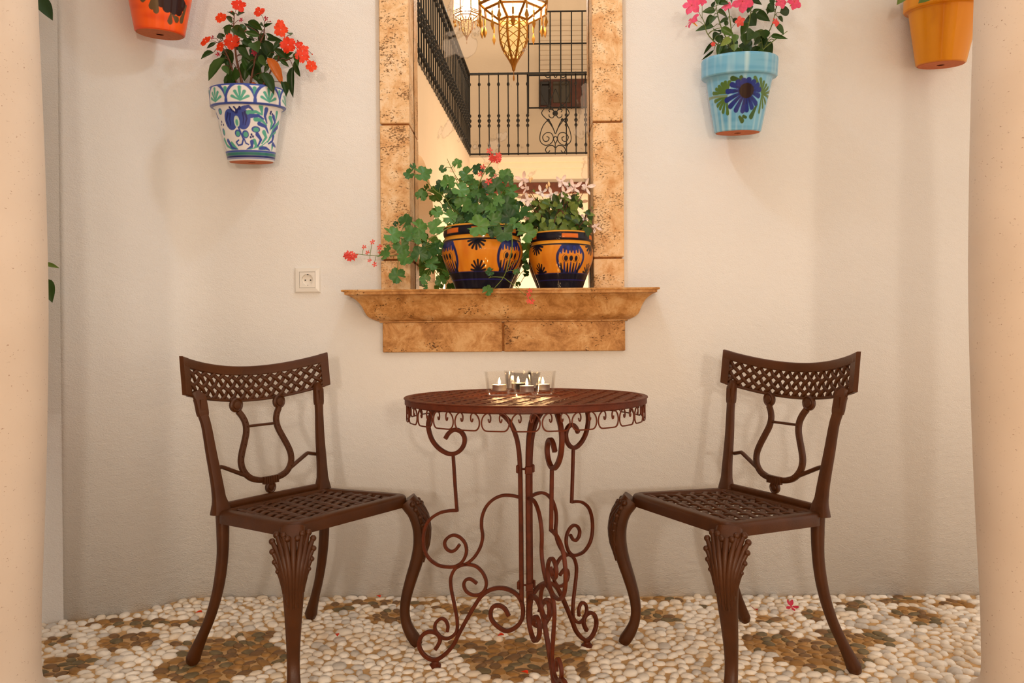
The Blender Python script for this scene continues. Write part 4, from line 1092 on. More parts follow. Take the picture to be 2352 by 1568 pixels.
class Plant:
    def __init__(s, name, base, label, group=None, stem='stem'):
        s.root = empty(name, base); tag(s.root, label, 'plant', group); s.st = MB(); s.nodes = []; s.stem = stem; s.rnd = random.Random(len(label))
    def main(s, pts, r0, r1):
        q = spline(pts, 5); n = len(q); s.st.tube(q, [r0 + (r1 - r0) * i / (n - 1) for i in range(n)], 6); s.nodes += q[2:]
    def petiole(s, p, r=.0011):
        if not s.nodes: return
        near = min(s.nodes, key=lambda q: (q - p).length + .4 * max(0, q.z - p.z)); mid = (near + p) / 2 + Vector((0, 0, .006)); s.st.tube(spline([near, mid, p], 4), r, 5)
    def leaf(s, me, b, t, w, n=None, pet=True):
        b, t = Vector(b), Vector(t); L = (t - b).length
        nn = n or (TOCAM(b) + Vector((s.rnd.uniform(-.5, .5), 0, s.rnd.uniform(.0, .7))))
        place(me, 'leaf', s.root, b, axes(t - b, nn), (L * w * .58, L * 1.04, L * .5)); 
        if pet: s.petiole(b)
    def flower(s, me, p, r, n, pet=True, name='flower', spin=None):
        R = axes(Vector((s.rnd.uniform(-1, 1), s.rnd.uniform(-.3, .3), 1)) if spin is None else spin, n)
        place(me, name, s.root, p, R, (r, r, r))
        if pet: s.petiole(Vector(p) - Vector(n).normalized() * r * .3, .0009)
    def done(s):
        l = s.root.location; s.st.v = [(a - l.x, b - l.y, c - l.z) for a, b, c in s.st.v]; s.st.build('stems', M[s.stem], s.root, angle=180)

LZ = [leaf_mesh('leaf', .75, .35, .22, mat=M['leaf_dark'], serr=.05), leaf_mesh('leaf', .8, .25, .35, mat=M['leaf_dark'], serr=.05), leaf_mesh('leaf', .75, .45, .05, mat=M['leaf_dark'], serr=.05)]
LZA = leaf_mesh('leaf', .75, .35, .22, mat=M['leaf_autumn'], serr=.05)
LO = [leaf_mesh('leaf', .6, .25, .2, mat=M['leaf_dark']), leaf_mesh('leaf', .55, .35, .3, mat=M['leaf_dark'])]
LF = [leaf_mesh('leaf', .6, .25, .2, mat=M['leaf_fresh']), leaf_mesh('leaf', .55, .35, .3, mat=M['leaf_fresh'])]
GM = [ger_mesh(k, M['leaf_ger']) for k in range(5)]
FI = [flower_mesh('impatiens', [M['red_petal'], M['white_petal']], k) for k in range(3)]
FT = flower_mesh('trumpet', [M['pink_petal'], M['yellow']]); FTD = flower_mesh('trumpet', [M['coral_petal'], M['yellow']])
FG = [flower_mesh('floret', [M['coral_petal'], M['stem']], k) for k in range(3)]
FF = [flower_mesh('fuchsia', [M['white_petal'], M['white_petal']], k) for k in range(3)]
FR = [flower_mesh('floret', [M['magenta_petal'], M['magenta_petal']], k + 5) for k in range(2)]
def bud_mesh(mat):
    mb = MB(); mb.lathe([(.05, -1), (.35, -.6), (.5, 0), (.35, .6), (.02, 1.1)], 8); me = bpy.data.meshes.new('bud'); me.from_pydata(mb.v, [], mb.f); me.materials.append(mat); fix_normals(me); shade(me, 180); return me
BUD_C, BUD_R, BUD_D, BUD_G = bud_mesh(M['cream_bud']), bud_mesh(M['red_petal']), bud_mesh(M['magenta_petal']), bud_mesh(M['leaf_fresh'])

# ---------------- red impatiens in the blue and white pot
def impatiens():
    z = lambda x, y: (440 + x / 7.127, y / 7.127)
    P = Plant('impatiens_plant', at(575, 215, -.12), 'red-orange flowering plant with dark pointed leaves in the blue and white pot', stem='stem_brown')
    A = lambda x, y, Y=-.13: at(*z(x, y), Y)
    P.main([A(850, 1500), A(810, 1280), A(760, 1080), A(730, 930, -.14), A(700, 640), A(690, 440), A(700, 230)], .0052, .0014)
    P.main([A(950, 1500), A(1000, 1150), A(1080, 800), A(1180, 560), A(1200, 380)], .0042, .0012)
    P.main([A(1100, 1500, -.11), A(1260, 1240, -.10), A(1380, 1010, -.10), A(1560, 985, -.11), A(1700, 900, -.12), A(1790, 780)], .0036, .0012)
    P.main([A(780, 1480), A(640, 1050), A(560, 860), A(450, 690)], .0036, .0012)
    P.main([A(1400, 1010, -.1), A(1470, 820, -.11), A(1540, 640, -.12)], .0022, .001)
    Lv = [(830, 910, 1145, 1350, .46), (545, 950, 240, 1285, .34), (360, 860, 160, 960, .3), (400, 700, 250, 785, .3), (560, 270, 690, 370, .4), (700, 440, 510, 465, .24), (680, 450, 890, 625, .36), (1190, 540, 1112, 745, .55), (1165, 655, 1305, 960, .6), (1110, 585, 870, 520, .36), (1115, 570, 870, 375, .28), (1165, 505, 930, 348, .3), (1220, 545, 1380, 630, .3), (1240, 640, 1455, 650, .26), (1470, 690, 1345, 800, .5), (1340, 800, 1565, 965, .38), (1330, 960, 1630, 935, .3), (1490, 1340, 1548, 1570, .32), (1660, 1090, 1642, 1570, .24), (1690, 990, 1760, 1265, .3), (1695, 870, 1742, 1085, .32), (580, 800, 620, 1150, .36), (620, 1120, 648, 1405, .36), (720, 1110, 690, 1330, .5), (1050, 780, 1105, 1110, .6), (825, 660, 1005, 765, .5), (735, 750, 905, 850, .5), (930, 600, 1030, 670, .5), (1170, 1190, 1345, 1475, .34), (1080, 1310, 1295, 1480, .4), (560, 1350, 690, 1450, .45), (510, 1080, 600, 1195, .5), (760, 260, 865, 205, .3), (690, 260, 590, 180, .35), (520, 640, 400, 545, .3), (540, 600, 450, 540, .3), (880, 420, 760, 530, .5), (650, 420, 530, 580, .4), (980, 640, 840, 760, .6), (1010, 700, 1080, 830, .6), (900, 980, 860, 1300, .45), (960, 1000, 1060, 1300, .5), (1120, 900, 1215, 1080, .5), (1500, 900, 1630, 870, .3), (1440, 980, 1590, 1090, .35), (1620, 580, 1570, 520, .4), (640, 1210, 560, 1440, .4), (1200, 440, 1320, 380, .22), (1180, 440, 1110, 370, .2)]
    for i, (bx, by, tx, ty, w) in enumerate(Lv):
        y0 = -.13 - .05 * math.sin(i * 2.3) ; y1 = y0 + .035 * math.sin(i * 1.7 + 1) ; y0, y1 = min(y0, -.05), min(y1, -.04)
        P.leaf(LZ[i % 3], A(bx, by, y0), A(tx, ty, y1), w)
    rn = random.Random(21)
    for i in range(16):
        x, y = rn.uniform(600, 1350), rn.uniform(620, 1300); Y = rn.uniform(-.15, -.07); P.leaf(LZ[i % 3], A(x, y, Y), A(x + rn.uniform(-170, 170), y + rn.uniform(60, 220), Y), .42)
    P.leaf(LZA, A(1240, 950, -.15), A(1490, 1370, -.15), .30); P.leaf(LZA, A(975, 1358, -.17), A(1095, 1412, -.17), .3)
    for i, (x, y, r, nx, nz) in enumerate([(480, 290, 100, -.3, 0), (770, 85, 120, .2, .9), (1110, 195, 100, 0, .8), (230, 670, 110, -.6, .1), (470, 760, 85, -.3, -.2), (660, 680, 138, 0, .05), (1460, 490, 118, .2, .1), (1580, 735, 132, .1, .1), (1810, 910, 118, .3, -.1), (1960, 1080, 95, .6, -.2), (1850, 790, 75, .9, .3), (1760, 735, 70, .4, .3), (1450, 390, 70, .5, .6)]):
        p = A(x, y, -.165 - .02 * math.sin(i)); P.flower(FI[i % 3], p, r / 7.127 / 690, Vector((nx, -1, nz - .15)))
    for x, y, m in ((655, 190, BUD_R), (1735, 665, BUD_D), (1975, 888, BUD_R), (1290, 350, BUD_D)): P.flower(m, A(x, y, -.15), .0045, Vector((.3, -1, .2)), name='bud')
    for x, y in ((815, 330), (1220, 305), (430, 890), (885, 490), (345, 620)): P.flower(FR[0], A(x, y, -.155), .0085, Vector((random.uniform(-.6, .6), -1, random.uniform(-.5, .5))), name='wilted_flower')
    P.flower(FR[1], A(1020, 860, -.15), .011, Vector((0, -1, -.6)), name='wilted_flower'); P.done()
impatiens()

# ---------------- pink mandevilla in the light blue pot
def mandevilla():
    z = lambda x, y: (1560 + x / 7.84, y / 7.84)
    P = Plant('pink_trumpet_plant', at(1697, 145, -.12), 'pink trumpet-flowered plant with oval dark leaves in the light blue pot')
    A = lambda x, y, Y=-.13: at(*z(x, y), Y)
    for q in ([(1000, 1100), (900, 800), (760, 500), (690, 250), (660, 20)], [(1100, 1100), (1150, 800), (1240, 500), (1290, 200), (1300, -100)], [(1250, 1100), (1400, 850), (1600, 600), (1700, 350), (1760, 50)], [(900, 1100), (780, 900), (620, 740), (500, 590), (450, 400), (390, 290)], [(1350, 1100), (1500, 900), (1720, 720), (1950, 560)], [(1050, 1100), (950, 600), (900, 250), (860, 0)]):
        P.main([A(x, y, -.13 + .02 * math.sin(i + q[0][0])) for i, (x, y) in enumerate(q)], .0026, .0011)
    Lv = [(650, 190, 425, 205, .5), (690, 225, 905, 310, .5), (625, 480, 298, 540, .36), (620, 290, 472, 455, .38), (650, 300, 555, 415, .5), (880, 340, 715, 415, .42), (1240, 420, 1100, 625, .6), (1210, 590, 1195, 808, .95), (1240, 290, 1370, 445, .9), (1400, 230, 1615, 365, .5), (1560, 530, 1540, 695, 1.0), (1370, 560, 1480, 790, .8), (1735, 440, 1892, 612, .55), (1655, 645, 1938, 690, .26), (1590, 755, 1642, 1042, .5), (1770, 300, 1882, 392, .38), (1810, 230, 2000, 175, .5), (1560, 170, 1720, 195, .55), (1640, 40, 1700, 195, .4), (1320, 210, 1475, 165, .34), (625, 755, 436, 975, .22), (625, 900, 402, 1085, .14), (765, 780, 690, 1005, .4), (725, 600, 615, 690, .5), (700, 640, 755, 775, .8), (635, 560, 745, 555, .6), (870, 370, 825, 470, .6), (1300, 20, 1485, 65, .5), (720, 20, 875, 60, .45), (590, 135, 645, 15, .45), (920, 0, 965, 60, .6), (1510, 880, 1415, 1035, .6), (1530, 800, 1440, 900, .5), (860, 870, 850, 1040, .9), (1050, 850, 1040, 1040, .9), (1250, 810, 1240, 1040, .9), (1380, 820, 1390, 980, .9), (610, 1090, 800, 1020, .4), (1265, 90, 1240, 215, .55), (1640, 90, 1585, 255, .45), (1480, 700, 1330, 800, .7), (1000, 700, 900, 900, .8), (1150, 760, 1280, 900, .8), (1340, 560, 1240, 700, .8), (960, 340, 1060, 400, .5), (1560, 640, 1500, 820, .8), (840, 800, 730, 960, .6), (1130, 900, 1180, 1060, .8), (950, 940, 920, 1080, .8), (1440, 900, 1330, 1060, .7)]
    for i, (bx, by, tx, ty, w) in enumerate(Lv):
        y0 = -.125 - .055 * math.sin(i * 2.1); y1 = y0 + .03 * math.sin(i * 1.3); P.leaf(LO[i % 2], A(bx, by, min(y0, -.05)), A(tx, ty, min(y1, -.045)), w)
    for bx, by, tx, ty, w in ((755, 500, 985, 640, .42), (1010, 615, 998, 762, .7), (930, 690, 752, 815, .5), (1000, 790, 990, 912, .9)): P.leaf(LF[0], A(bx, by, -.20), A(tx, ty, -.205), w)
    rnd = random.Random(5)
    for i in range(26):   # the top of the plant rises above the picture
        x, y = rnd.uniform(500, 1900), rnd.uniform(-650, -20); Y = rnd.uniform(-.2, -.06); P.leaf(LO[i % 2], A(x, y, Y), A(x + rnd.uniform(-180, 180), y + rnd.uniform(-60, 180), Y - .02), .5)
    for x, y, r, n, m in ((225, 95, 165, (-.5, -1, -.1), FT), (225, 370, 150, (-1, -.35, -.2), FT), (1140, 25, 195, (0, -1, .25), FT), (1830, 35, 120, (.3, -1, .3), FT), (2080, 35, 140, (.6, -1, -.2), FT), (850, 110, 95, (-.4, -1, .5), FT), (415, 25, 80, (-.2, -1, .2), FT), (1090, 390, 95, (-.6, -1, -.7), FTD), (1745, 395, 80, (.4, -1, -.4), FTD), (610, 795, 45, (-.5, -1, -.4), FTD), (700, -300, 170, (-.3, -1, .3), FT), (1500, -350, 170, (.3, -1, .3), FT)):
        P.flower(m, A(x, y, -.185), r / 7.84 / 695, Vector(n))
    P.done()
mandevilla()

# ---------------- ivy geranium in the larger shelf pot
def geranium():
    z = lambda x, y: (780 + x / 4.357, 340 + y / 4.357)
    P = Plant('ivy_geranium', (pA.location.x, pA.location.y, SZ + .2), 'bushy trailing ivy geranium with lobed green leaves and coral flowers on the shelf')
    A = lambda x, y, Y=-.06: at(*z(x, y), Y)
    P.main([A(1330, 790), A(1250, 700), A(1130, 610, -.08), A(1050, 490, -.08), A(960, 430, -.09), A(880, 340, -.09), A(840, 285, -.09)], .0026, .0012)
    P.main([A(1350, 790), A(1330, 600), A(1240, 400, -.05), A(1150, 260, -.05), A(1075, 105, -.05)], .0024, .001)
    P.main([A(1400, 790), A(1380, 560), A(1400, 350, -.10), A(1490, 180, -.11), A(1550, 110, -.11)], .0024, .0011)
    P.main([A(1450, 790), A(1560, 560), A(1640, 420, -.06), A(1680, 330, -.06)], .0024, .0011)
    P.main([A(1480, 790), A(1640, 720), A(1800, 660, -.1), A(1900, 640, -.1)], .0022, .001)
    P.main([A(1300, 790, -.09), A(1130, 785, -.14), A(930, 890, -.15), A(770, 935, -.14), A(600, 900, -.12)], .0028, .0012)
    P.main([A(930, 890, -.15), A(860, 980, -.14), A(820, 1100, -.13), A(920, 1200, -.12)], .0016, .001)
    P.main([A(760, 1080, -.13), A(560, 1075, -.13), A(400, 1078, -.13), A(250, 1068, -.13), A(150, 1055, -.13)], .0016, .0009)
    P.main([A(1700, 760, -.19), A(1722, 860, -.205), A(1725, 1000, -.215), A(1690, 1150, -.205), A(1640, 1292, -.185), A(1545, 1405, -.178)], .0022, .0012)
    P.main([A(1640, 1292, -.185), A(1530, 1288, -.187), A(1490, 1300, -.187)], .0014, .001)
    P.main([A(1640, 1292, -.185), A(1740, 1370, -.178), A(1860, 1475, -.178)], .0014, .0008)
    G = [(690, 260, 60, -.09), (840, 255, 95, -.10), (735, 180, 32, -.09), (1180, 150, 52, -.05), (1030, 210, 40, -.05), (1265, 265, 78, -.06), (1085, 335, 78, -.07), (1010, 380, 62, -.05), (1215, 420, 92, -.12), (820, 465, 60, -.10), (1385, 210, 62, -.05), (1510, 235, 52, -.04), (1560, 370, 92, -.09), (1660, 270, 76, -.07), (1690, 320, 56, -.09), (1720, 435, 78, -.06), (1345, 360, 58, -.04), (1090, 440, 52, -.06), (1240, 550, 88, -.12), (1400, 460, 74, -.09), (1465, 610, 84, -.11), (980, 640, 62, -.11), (1075, 585, 52, -.08), (1110, 690, 78, -.12), (1350, 600, 62, -.08), (1520, 490, 54, -.05), (1620, 520, 72, -.06), (1680, 560, 82, -.08), (1790, 650, 92, -.11), (1690, 690, 88, -.14), (1870, 630, 72, -.09), (1310, 700, 62, -.13), (1590, 690, 64, -.13), (1400, 780, 112, -.215), (1530, 735, 78, -.20), (1640, 855, 98, -.215), (1880, 840, 96, -.16), (1740, 760, 72, -.18), (1530, 835, 56, -.21), (665, 725, 78, -.12), (560, 755, 28, -.12), (540, 870, 98, -.14), (700, 860, 88, -.15), (800, 800, 86, -.13), (960, 790, 86, -.15), (800, 890, 72, -.16), (450, 1060, 66, -.14), (620, 985, 82, -.14), (655, 1100, 86, -.15), (800, 1050, 86, -.15), (900, 1020, 86, -.12), (960, 1000, 72, -.10), (920, 1150, 78, -.12), (850, 1310, 56, -.12), (1010, 1320, 62, -.10), (570, 1270, 82, -.14), (860, 1390, 28, -.12), (980, 980, 62, -.09), (1080, 1240, 52, -.06), (1850, 1080, 48, -.04), (1870, 1190, 38, -.04), (1485, 1420, 55, -.180), (1500, 1240, 46, -.19), (1770, 1235, 34, -.20), (480, 1000, 36, -.13), (1430, 700, 64, -.12), (1250, 640, 54, -.08), (1150, 500, 54, -.05), (1320, 480, 60, -.06), (1460, 540, 60, -.07), (1580, 610, 66, -.09), (1340, 660, 56, -.10), (1180, 620, 52, -.07), (1730, 590, 56, -.05), (1800, 560, 40, -.04), (1480, 420, 44, -.03), (1290, 330, 40, -.03)]
    rnd = random.Random(2)
    for i, (x, y, r, Y) in enumerate(G):
        p = A(x, y, Y); n = Vector((rnd.uniform(-.45, .45), -1, rnd.uniform(.0, .75))); up = Vector((rnd.uniform(-1, 1), 0, rnd.uniform(-.6, 1.2)))
        s = r / 4.357 / (1820 / (CAM_D + Y)) * 1.06
        place(GM[i % 5], 'leaf', P.root, p, axes(up, n), (s, s, s)); P.petiole(Vector(p) + Vector((0, .004, -.002)), .0012)
    for i in range(26):   # inner leaves filling the heart of the bush
        p = Vector((pA.location.x + rnd.uniform(-.10, .11), pA.location.y + rnd.uniform(-.07, .07), SZ + rnd.uniform(.215, .33))); s = rnd.uniform(.016, .024)
        place(GM[i % 5], 'leaf', P.root, p, axes(Vector((rnd.uniform(-1, 1), 0, 1)), Vector((rnd.uniform(-.6, .6), -1, rnd.uniform(0, 1)))), (s, s, s))
    def umbel(x, y, Y, R, n, size, seed):
        r2 = random.Random(seed); c = A(x, y, Y)
        for k in range(n):
            d = Vector((r2.uniform(-1, 1), r2.uniform(-1, .3), r2.uniform(-.7, .7))); d.normalize(); p = c + Vector((d.x * R, d.y * R * .6, d.z * R * .7))
            P.flower(FG[k % 3], p, size, d + Vector((0, -.8, 0)), pet=False); P.st.tube([c - Vector((0, 0, R * .4)), p - d * size * .2], .0007, 4)
    umbel(1565, 95, -.115, .017, 12, .0125, 1); umbel(105, 1075, -.13, .015, 12, .0125, 2)
    for x, y, s in ((330, 940, .010), (245, 990, .009), (278, 1045, .009), (300, 1125, .008), (350, 1165, .0095), (402, 990, .011), (400, 1045, .008)):
        P.flower(FG[x % 3], A(x, y, -.13), s, Vector((rnd.uniform(-.8, .5), -1, rnd.uniform(-.6, .6))))
    for x, y, s, Y in ((1435, 190, .011, -.10), (1410, 260, .011, -.10), (1490, 335, .014, -.11), (1500, 25, .012, -.115), (1905, 1425, .010, -.180), (1890, 1470, .011, -.182), (1925, 1535, .011, -.182), (1890, 1530, .010, -.18)):
        P.flower(FG[x % 3], A(x, y, Y), s, Vector((rnd.uniform(-.5, .5), -1, rnd.uniform(-.6, .4))))
    P.done()
geranium()

# ---------------- white fuchsia in the smaller shelf pot
def fuchsia():
    z = lambda x, y: (1160 + x / 8.712, 380 + y / 8.712)
    P = Plant('white_fuchsia', (pB.location.x, pB.location.y, SZ + .18), 'small fuchsia with pale pink and white flowers in the smaller shelf pot', stem='stem_brown')
    A = lambda x, y, Y=-.06: at(*z(x, y), Y)
    FL = [(360, 290, 130, -.08), (1130, 330, 120, -.06), (1380, 450, 130, -.07), (1620, 430, 130, -.06), (1200, 560, 125, -.09), (930, 590, 115, -.09), (720, 540, 105, -.07), (450, 690, 110, -.10), (420, 450, 90, -.09), (1060, 770, 80, -.11), (1480, 1020, 75, -.03), (1590, 1050, 70, -.05), (1810, 1230, 95, -.08), (1330, 430, 80, -.04), (480, 760, 70, -.10), (1240, 400, 70, -.04)]
    for i, (x, y, r, Y) in enumerate(FL):
        P.main([A(1080 + (x - 1080) * .12, 1330), A(1080 + (x - 1080) * .5, 1330 + (y - 1330) * .45, -.06), A(1080 + (x - 1080) * .9, y + 110, Y), A(x, y + 40, Y)], .0016, .0007)
    rnd = random.Random(9)
    for i in range(210):
        t = rnd.random(); x = rnd.gauss(1080, 290); y = rnd.uniform(640 + .0006 * (x - 1080) ** 2, 1290); Y = rnd.uniform(-.135, .01)
        if x < 520 or x > 1720: continue
        a = rnd.uniform(0, 2 * PI) if y < 900 else rnd.uniform(PI * .1, PI * .9); L = rnd.uniform(110, 190)
        P.leaf((LF if rnd.random() < .75 else LO)[i % 2], A(x, y, Y), A(x + L * math.cos(a), y + L * math.sin(a), Y - .01), rnd.uniform(.5, .75), pet=(i % 3 == 0))
    for bx, by, tx, ty in ((1640, 980, 1800, 990), (1650, 960, 1560, 930), (1690, 1090, 1740, 1180), (1480, 720, 1490, 770), (1420, 600, 1430, 700), (1440, 540, 1480, 590), (1330, 830, 1460, 1020), (560, 480, 600, 540)): P.leaf(LF[0], A(bx, by, -.09), A(tx, ty, -.095), .5)
    P.main([A(1430, 1290, -.08), A(1560, 1130, -.09), A(1670, 980, -.09), A(1735, 870, -.09)], .0015, .0007)
    for i, (x, y, r, Y) in enumerate(FL): P.flower(FF[i % 3], A(x, y, Y), 1.25 * r / 8.712 / 680, Vector((rnd.uniform(-.7, .7), -.9, rnd.uniform(-.2, 1.0))), pet=False)
    for x, y, r, m in ((500, 285, 60, BUD_C), (835, 425, 50, BUD_C), (878, 375, 56, BUD_C), (1290, 380, 40, BUD_G), (1740, 845, 36, BUD_G), (540, 260, 40, BUD_C), (650, 660, 34, BUD_G), (700, 690, 30, BUD_G)): P.flower(m, A(x, y, -.08), r / 8.712 / 680, Vector((0, -.15, 1)), name='bud', spin=Vector((1, 0, .1)))
    P.done()
fuchsia()

# ---------------- plants barely in view: above the orange and yellow pots, and in the side recess
def filler(name, px, py, label, n, seed, mesh, Y=-.12):
    c = at(px, py, Y); P = Plant(name, c, label); rnd = random.Random(seed)
    P.main([c + Vector((0, 0, -.02)), c + Vector((.01, 0, .08)), c + Vector((-.01, 0, .17))], .004, .0015); P.main([c + Vector((0, 0, -.02)), c + Vector((.05, -.02, .07)), c + Vector((.08, -.03, .14))], .003, .001); P.main([c + Vector((0, 0, -.02)), c + Vector((-.05, -.02, .07)), c + Vector((-.08, -.03, .13))], .003, .001)
    for i in range(n):
        a = rnd.uniform(0, 2 * PI); b = c + Vector((rnd.uniform(-.08, .08), rnd.uniform(-.05, .05), rnd.uniform(.0, .17))); P.leaf(mesh[i % 2], b, b + Vector((.07 * math.cos(a), -.02, .05 * math.sin(a))), .5)
    return P
P = filler('leafy_plant', 378, -95, 'green plant growing above the orange wall pot', 26, 4, LO, -.24); P.done()
P = filler('leafy_plant', 2155, -30, 'green plant growing above the plain yellow wall pot', 26, 6, LF)
P.leaf(LF[0], at(2138, -16, -.235), at(2112, 5, -.24), .6); P.leaf(LF[1], at(2085, -20, -.22), at(2062, 8, -.215), .6, pet=False); P.done()
def recess_plant():
    c = Vector((-1.70, -.42, .53)); root = empty('recess_pot', c); mb = MB()
    mb.lathe([(.06, .001), (.085, .12), (.095, .125), (.097, .15), (.088, .15), (.082, .13), (.0, .128)], 28, cap1=False); mb.build('pot_body', M['terracotta'], root); tag(root, 'terracotta pot standing in the recess behind the left column', 'flower pot')
    P = Plant('recess_plant', c + Vector((0, 0, .13)), 'dark-leaved plant in the recess showing beside the left column'); rnd = random.Random(8)
    for k in range(5): P.main([c + Vector((0, 0, .12)), c + Vector((.02 * k - .04, -.02 * k + .04, .5)), c + Vector((.04 * k - .08, .03 * math.sin(k), .95 + .06 * k))], .004, .0015)
    for i in range(46):
        b = c + Vector((rnd.uniform(-.08, .05), rnd.uniform(-.12, .10), rnd.uniform(.25, 1.2))); a = rnd.uniform(0, 2 * PI); P.leaf(LO[i % 2], b, b + Vector((.07 * math.cos(a), -.02, .08 * math.sin(a))), .5)
    P.leaf(LO[0], at(88, -5, -.33), at(119, 42, -.33), .5, pet=False); P.leaf(LF[0], at(104, 606, -.33), at(134, 614, -.33), .3, pet=False); P.leaf(LO[1], at(106, 640, -.33), at(118, 692, -.33), .5, pet=False)
    P.done()
recess_plant()

# ---------------- fallen petals on the pebbles
for i, (x, y, s, m, lab) in enumerate([(.870, -.183, .024, FR[0], 'large crimson fallen flower on white pebbles behind the right chair'), (.741, -.203, .018, FR[1], 'small crimson fallen flower beside the rear leg of the right chair')]):
    o = link('fallen_flower', m); o.location = (x, y, .026); o.scale = (s, s, s); o.rotation_euler = (.5, .3, i * 1.4); tag(o, lab, 'flower', 'fallen flowers')
PET = leaf_mesh('petal', .5, .5, .3, n=5, mat=M['red_petal'])
for x, y, a, lab in ((-.571, -.426, .3, 'red petal on white pebbles between the left chair and the table'), (-.069, -.418, 2.0, 'red petal on white pebbles under the middle of the table'), (.002, -.692, 1.0, 'red petal on brown pebbles by the front table leg'), (-.507, -.068, .8, 'red petal on a brown pebble at the foot of the wall'), (-1.067, -.212, 1.9, 'small dry red petal on pebbles behind the left chair')):
    o = link('fallen_petal', PET); o.location = (x, y, .021); o.rotation_euler = (.2, .1, a); o.scale = (.006, .022, .012); tag(o, lab, 'petal', 'fallen petals on the floor')
# ================================================================== LANTERNS
def moroccan_lantern(name, loc, S, label, watt, top_z):
    """eight-sided brass lantern; origin at the tip of its onion drop, S = body width"""
    root = empty(name, loc); k = 8; A = [2 * PI * (i + .5) / k for i in range(k)]
    def ring(r, z): return [Vector((r * S * math.cos(a), r * S * math.sin(a), z * S)) for a in A]
    R = [ring(.21, .68), ring(.42, .80), ring(.50, .86), ring(.50, 1.45), ring(.30, 1.75), ring(.10, 1.95)]
    for lv in range(5):
        for i in range(k):
            q = [R[lv][i], R[lv][(i + 1) % k], R[lv + 1][(i + 1) % k], R[lv + 1][i]]; c = sum(q, Vector()) / 4
            mb = MB(); mb.add([c + (p - c) * .93 for p in q], [(0, 1, 2, 3)]); mb.build('glass_pane', M['pane'], root, smooth=False)
    mb = MB(); t = .011 * S / .33
    for lv in range(6):
        for i in range(k): mb.tube([R[lv][i], R[lv][(i + 1) % k]], t * .55, 6)
    for lv in range(5):
        for i in range(k): mb.tube([R[lv][i], R[lv + 1][i]], t * .55, 6)
    for i in range(k):   # chevron bars across the panes
        a, b, c, d = R[2][i], R[2][(i + 1) % k], R[3][(i + 1) % k], R[3][i]; L = lambda u, v: (a * (1 - u) + b * u) * (1 - v) + (d * (1 - u) + c * u) * v
        mb.tube([L(0, .14), L(.5, .30 if i % 2 else .10), L(1, .14)], t * .42, 5); mb.tube([L(0, .22), L(.5, .38 if i % 2 else .20), L(1, .22)], t * .42, 5); mb.tube([L(.5, .0), L(.5, .3)], t * .35, 5)
        for j in range(7): mb.tube([L(j / 7, 0), L((j + .5) / 7, .045), L((j + 1) / 7, 0)], t * .22, 4)
    mb.build('brass_frame', M['brass'], root, angle=60)
    # onion drop: solid ribs with filigree between
    prof = [(.012, .0), (.025, .06), (.07, .15), (.145, .27), (.195, .39), (.212, .50), (.215, .60), (.20, .68)]
    mb = MB()
    for i in range(k):
        a = A[i]; pts = [Vector((r * S * math.cos(a), r * S * math.sin(a), z * S + .09 * S)) for r, z in prof]; pts = [Vector((p.x, p.y, p.z - .09 * S)) for p in spline(pts, 3)]
        mb.sweep(pts, rrect(.034 * S, .010 * S, .003 * S, 2), up=lambda i_, a=a: (math.cos(a), math.sin(a), 0))
        b = A[(i + 1) % k]
        for j in range(2, len(prof) - 1):
            (r0, z0), (r1, z1) = prof[j], prof[j + 1]
            for (aa, bb) in ((a, b), (b, a)): mb.tube([Vector((r0 * S * math.cos(aa), r0 * S * math.sin(aa), z0 * S)), Vector(((r0 + r1) / 2 * S * math.cos((a + (b if b > a else b + 2 * PI)) / 2) * .97, (r0 + r1) / 2 * S * math.sin((a + (b if b > a else b + 2 * PI)) / 2) * .97, (z0 + z1) / 2 * S)), Vector((r1 * S * math.cos(bb), r1 * S * math.sin(bb), z1 * S))], .006 * S, 4)
    mb.lathe([(.001, -.02 * S), (.016 * S, .0), (.022 * S, .06 * S), (.04 * S, .12 * S), (.06 * S, .165 * S)], 12); mb.build('onion_drop', M['brass'], root, angle=60)
    mb = MB(); mb.lathe([(r * S * .86, z * S) for r, z in prof[2:]], 24, cap0=False, cap1=False); mb.build('drop_glass', M['amber_pane'], root)
    mb = MB(); mb.tube([(0, 0, -.02 * S), (0, 0, -.07 * S)], .004 * S, 5); mb.lathe([(.001, -.15 * S), (.012 * S, -.12 * S), (.010 * S, -.07 * S), (.002 * S, -.065 * S)], 6); mb.build('finial', M['brass'], root)
    pm = MB(); pm.tube([(0, 0, 0), (0, 0, -.07 * S)], .004 * S, 4); pm.tube([(0, 0, -.07 * S), (0, 0, -.16 * S)], .014 * S, 5); pm.lathe([(.001, -.33 * S), (.034 * S, -.255 * S), (.002, -.17 * S)], 4)
    first = None
    for i in range(k):
        for q in (0, .5):
            a = A[i] + q * 2 * PI / k; p = Vector((.485 * S * math.cos(a), .485 * S * math.sin(a), .85 * S)) if q == 0 else Vector((.40 * S * math.cos(a), .40 * S * math.sin(a), .79 * S))
            if first is None: o = first = pm.build('pendant_drop', M['brass'], root, angle=40)
            else: o = link('pendant_drop', first.data, root)
            o.location = p; o.rotation_euler = (0, 0, a)
    mb = MB(); mb.lathe([(.10 * S, 1.95 * S), (.05 * S, 2.05 * S), (.06 * S, 2.12 * S), (.02 * S, 2.2 * S)], 12); mb.tube([(0, 0, 2.2 * S), (0, 0, top_z - loc[2])], .006, 6); mb.build('hanging_rod', M['brass'], root)
    lamp('lantern_bulb', (loc[0], loc[1], loc[2] + 1.12 * S), watt, .05, LANTERN_COL)
    return tag(root, label, 'lantern')
p = atm(1180, 162, -.62); moroccan_lantern('moroccan_lantern', p, .325, 'large eight-sided brass lantern with lit glass, reflected at the top of the mirror', LANTERN_W, 3.1)
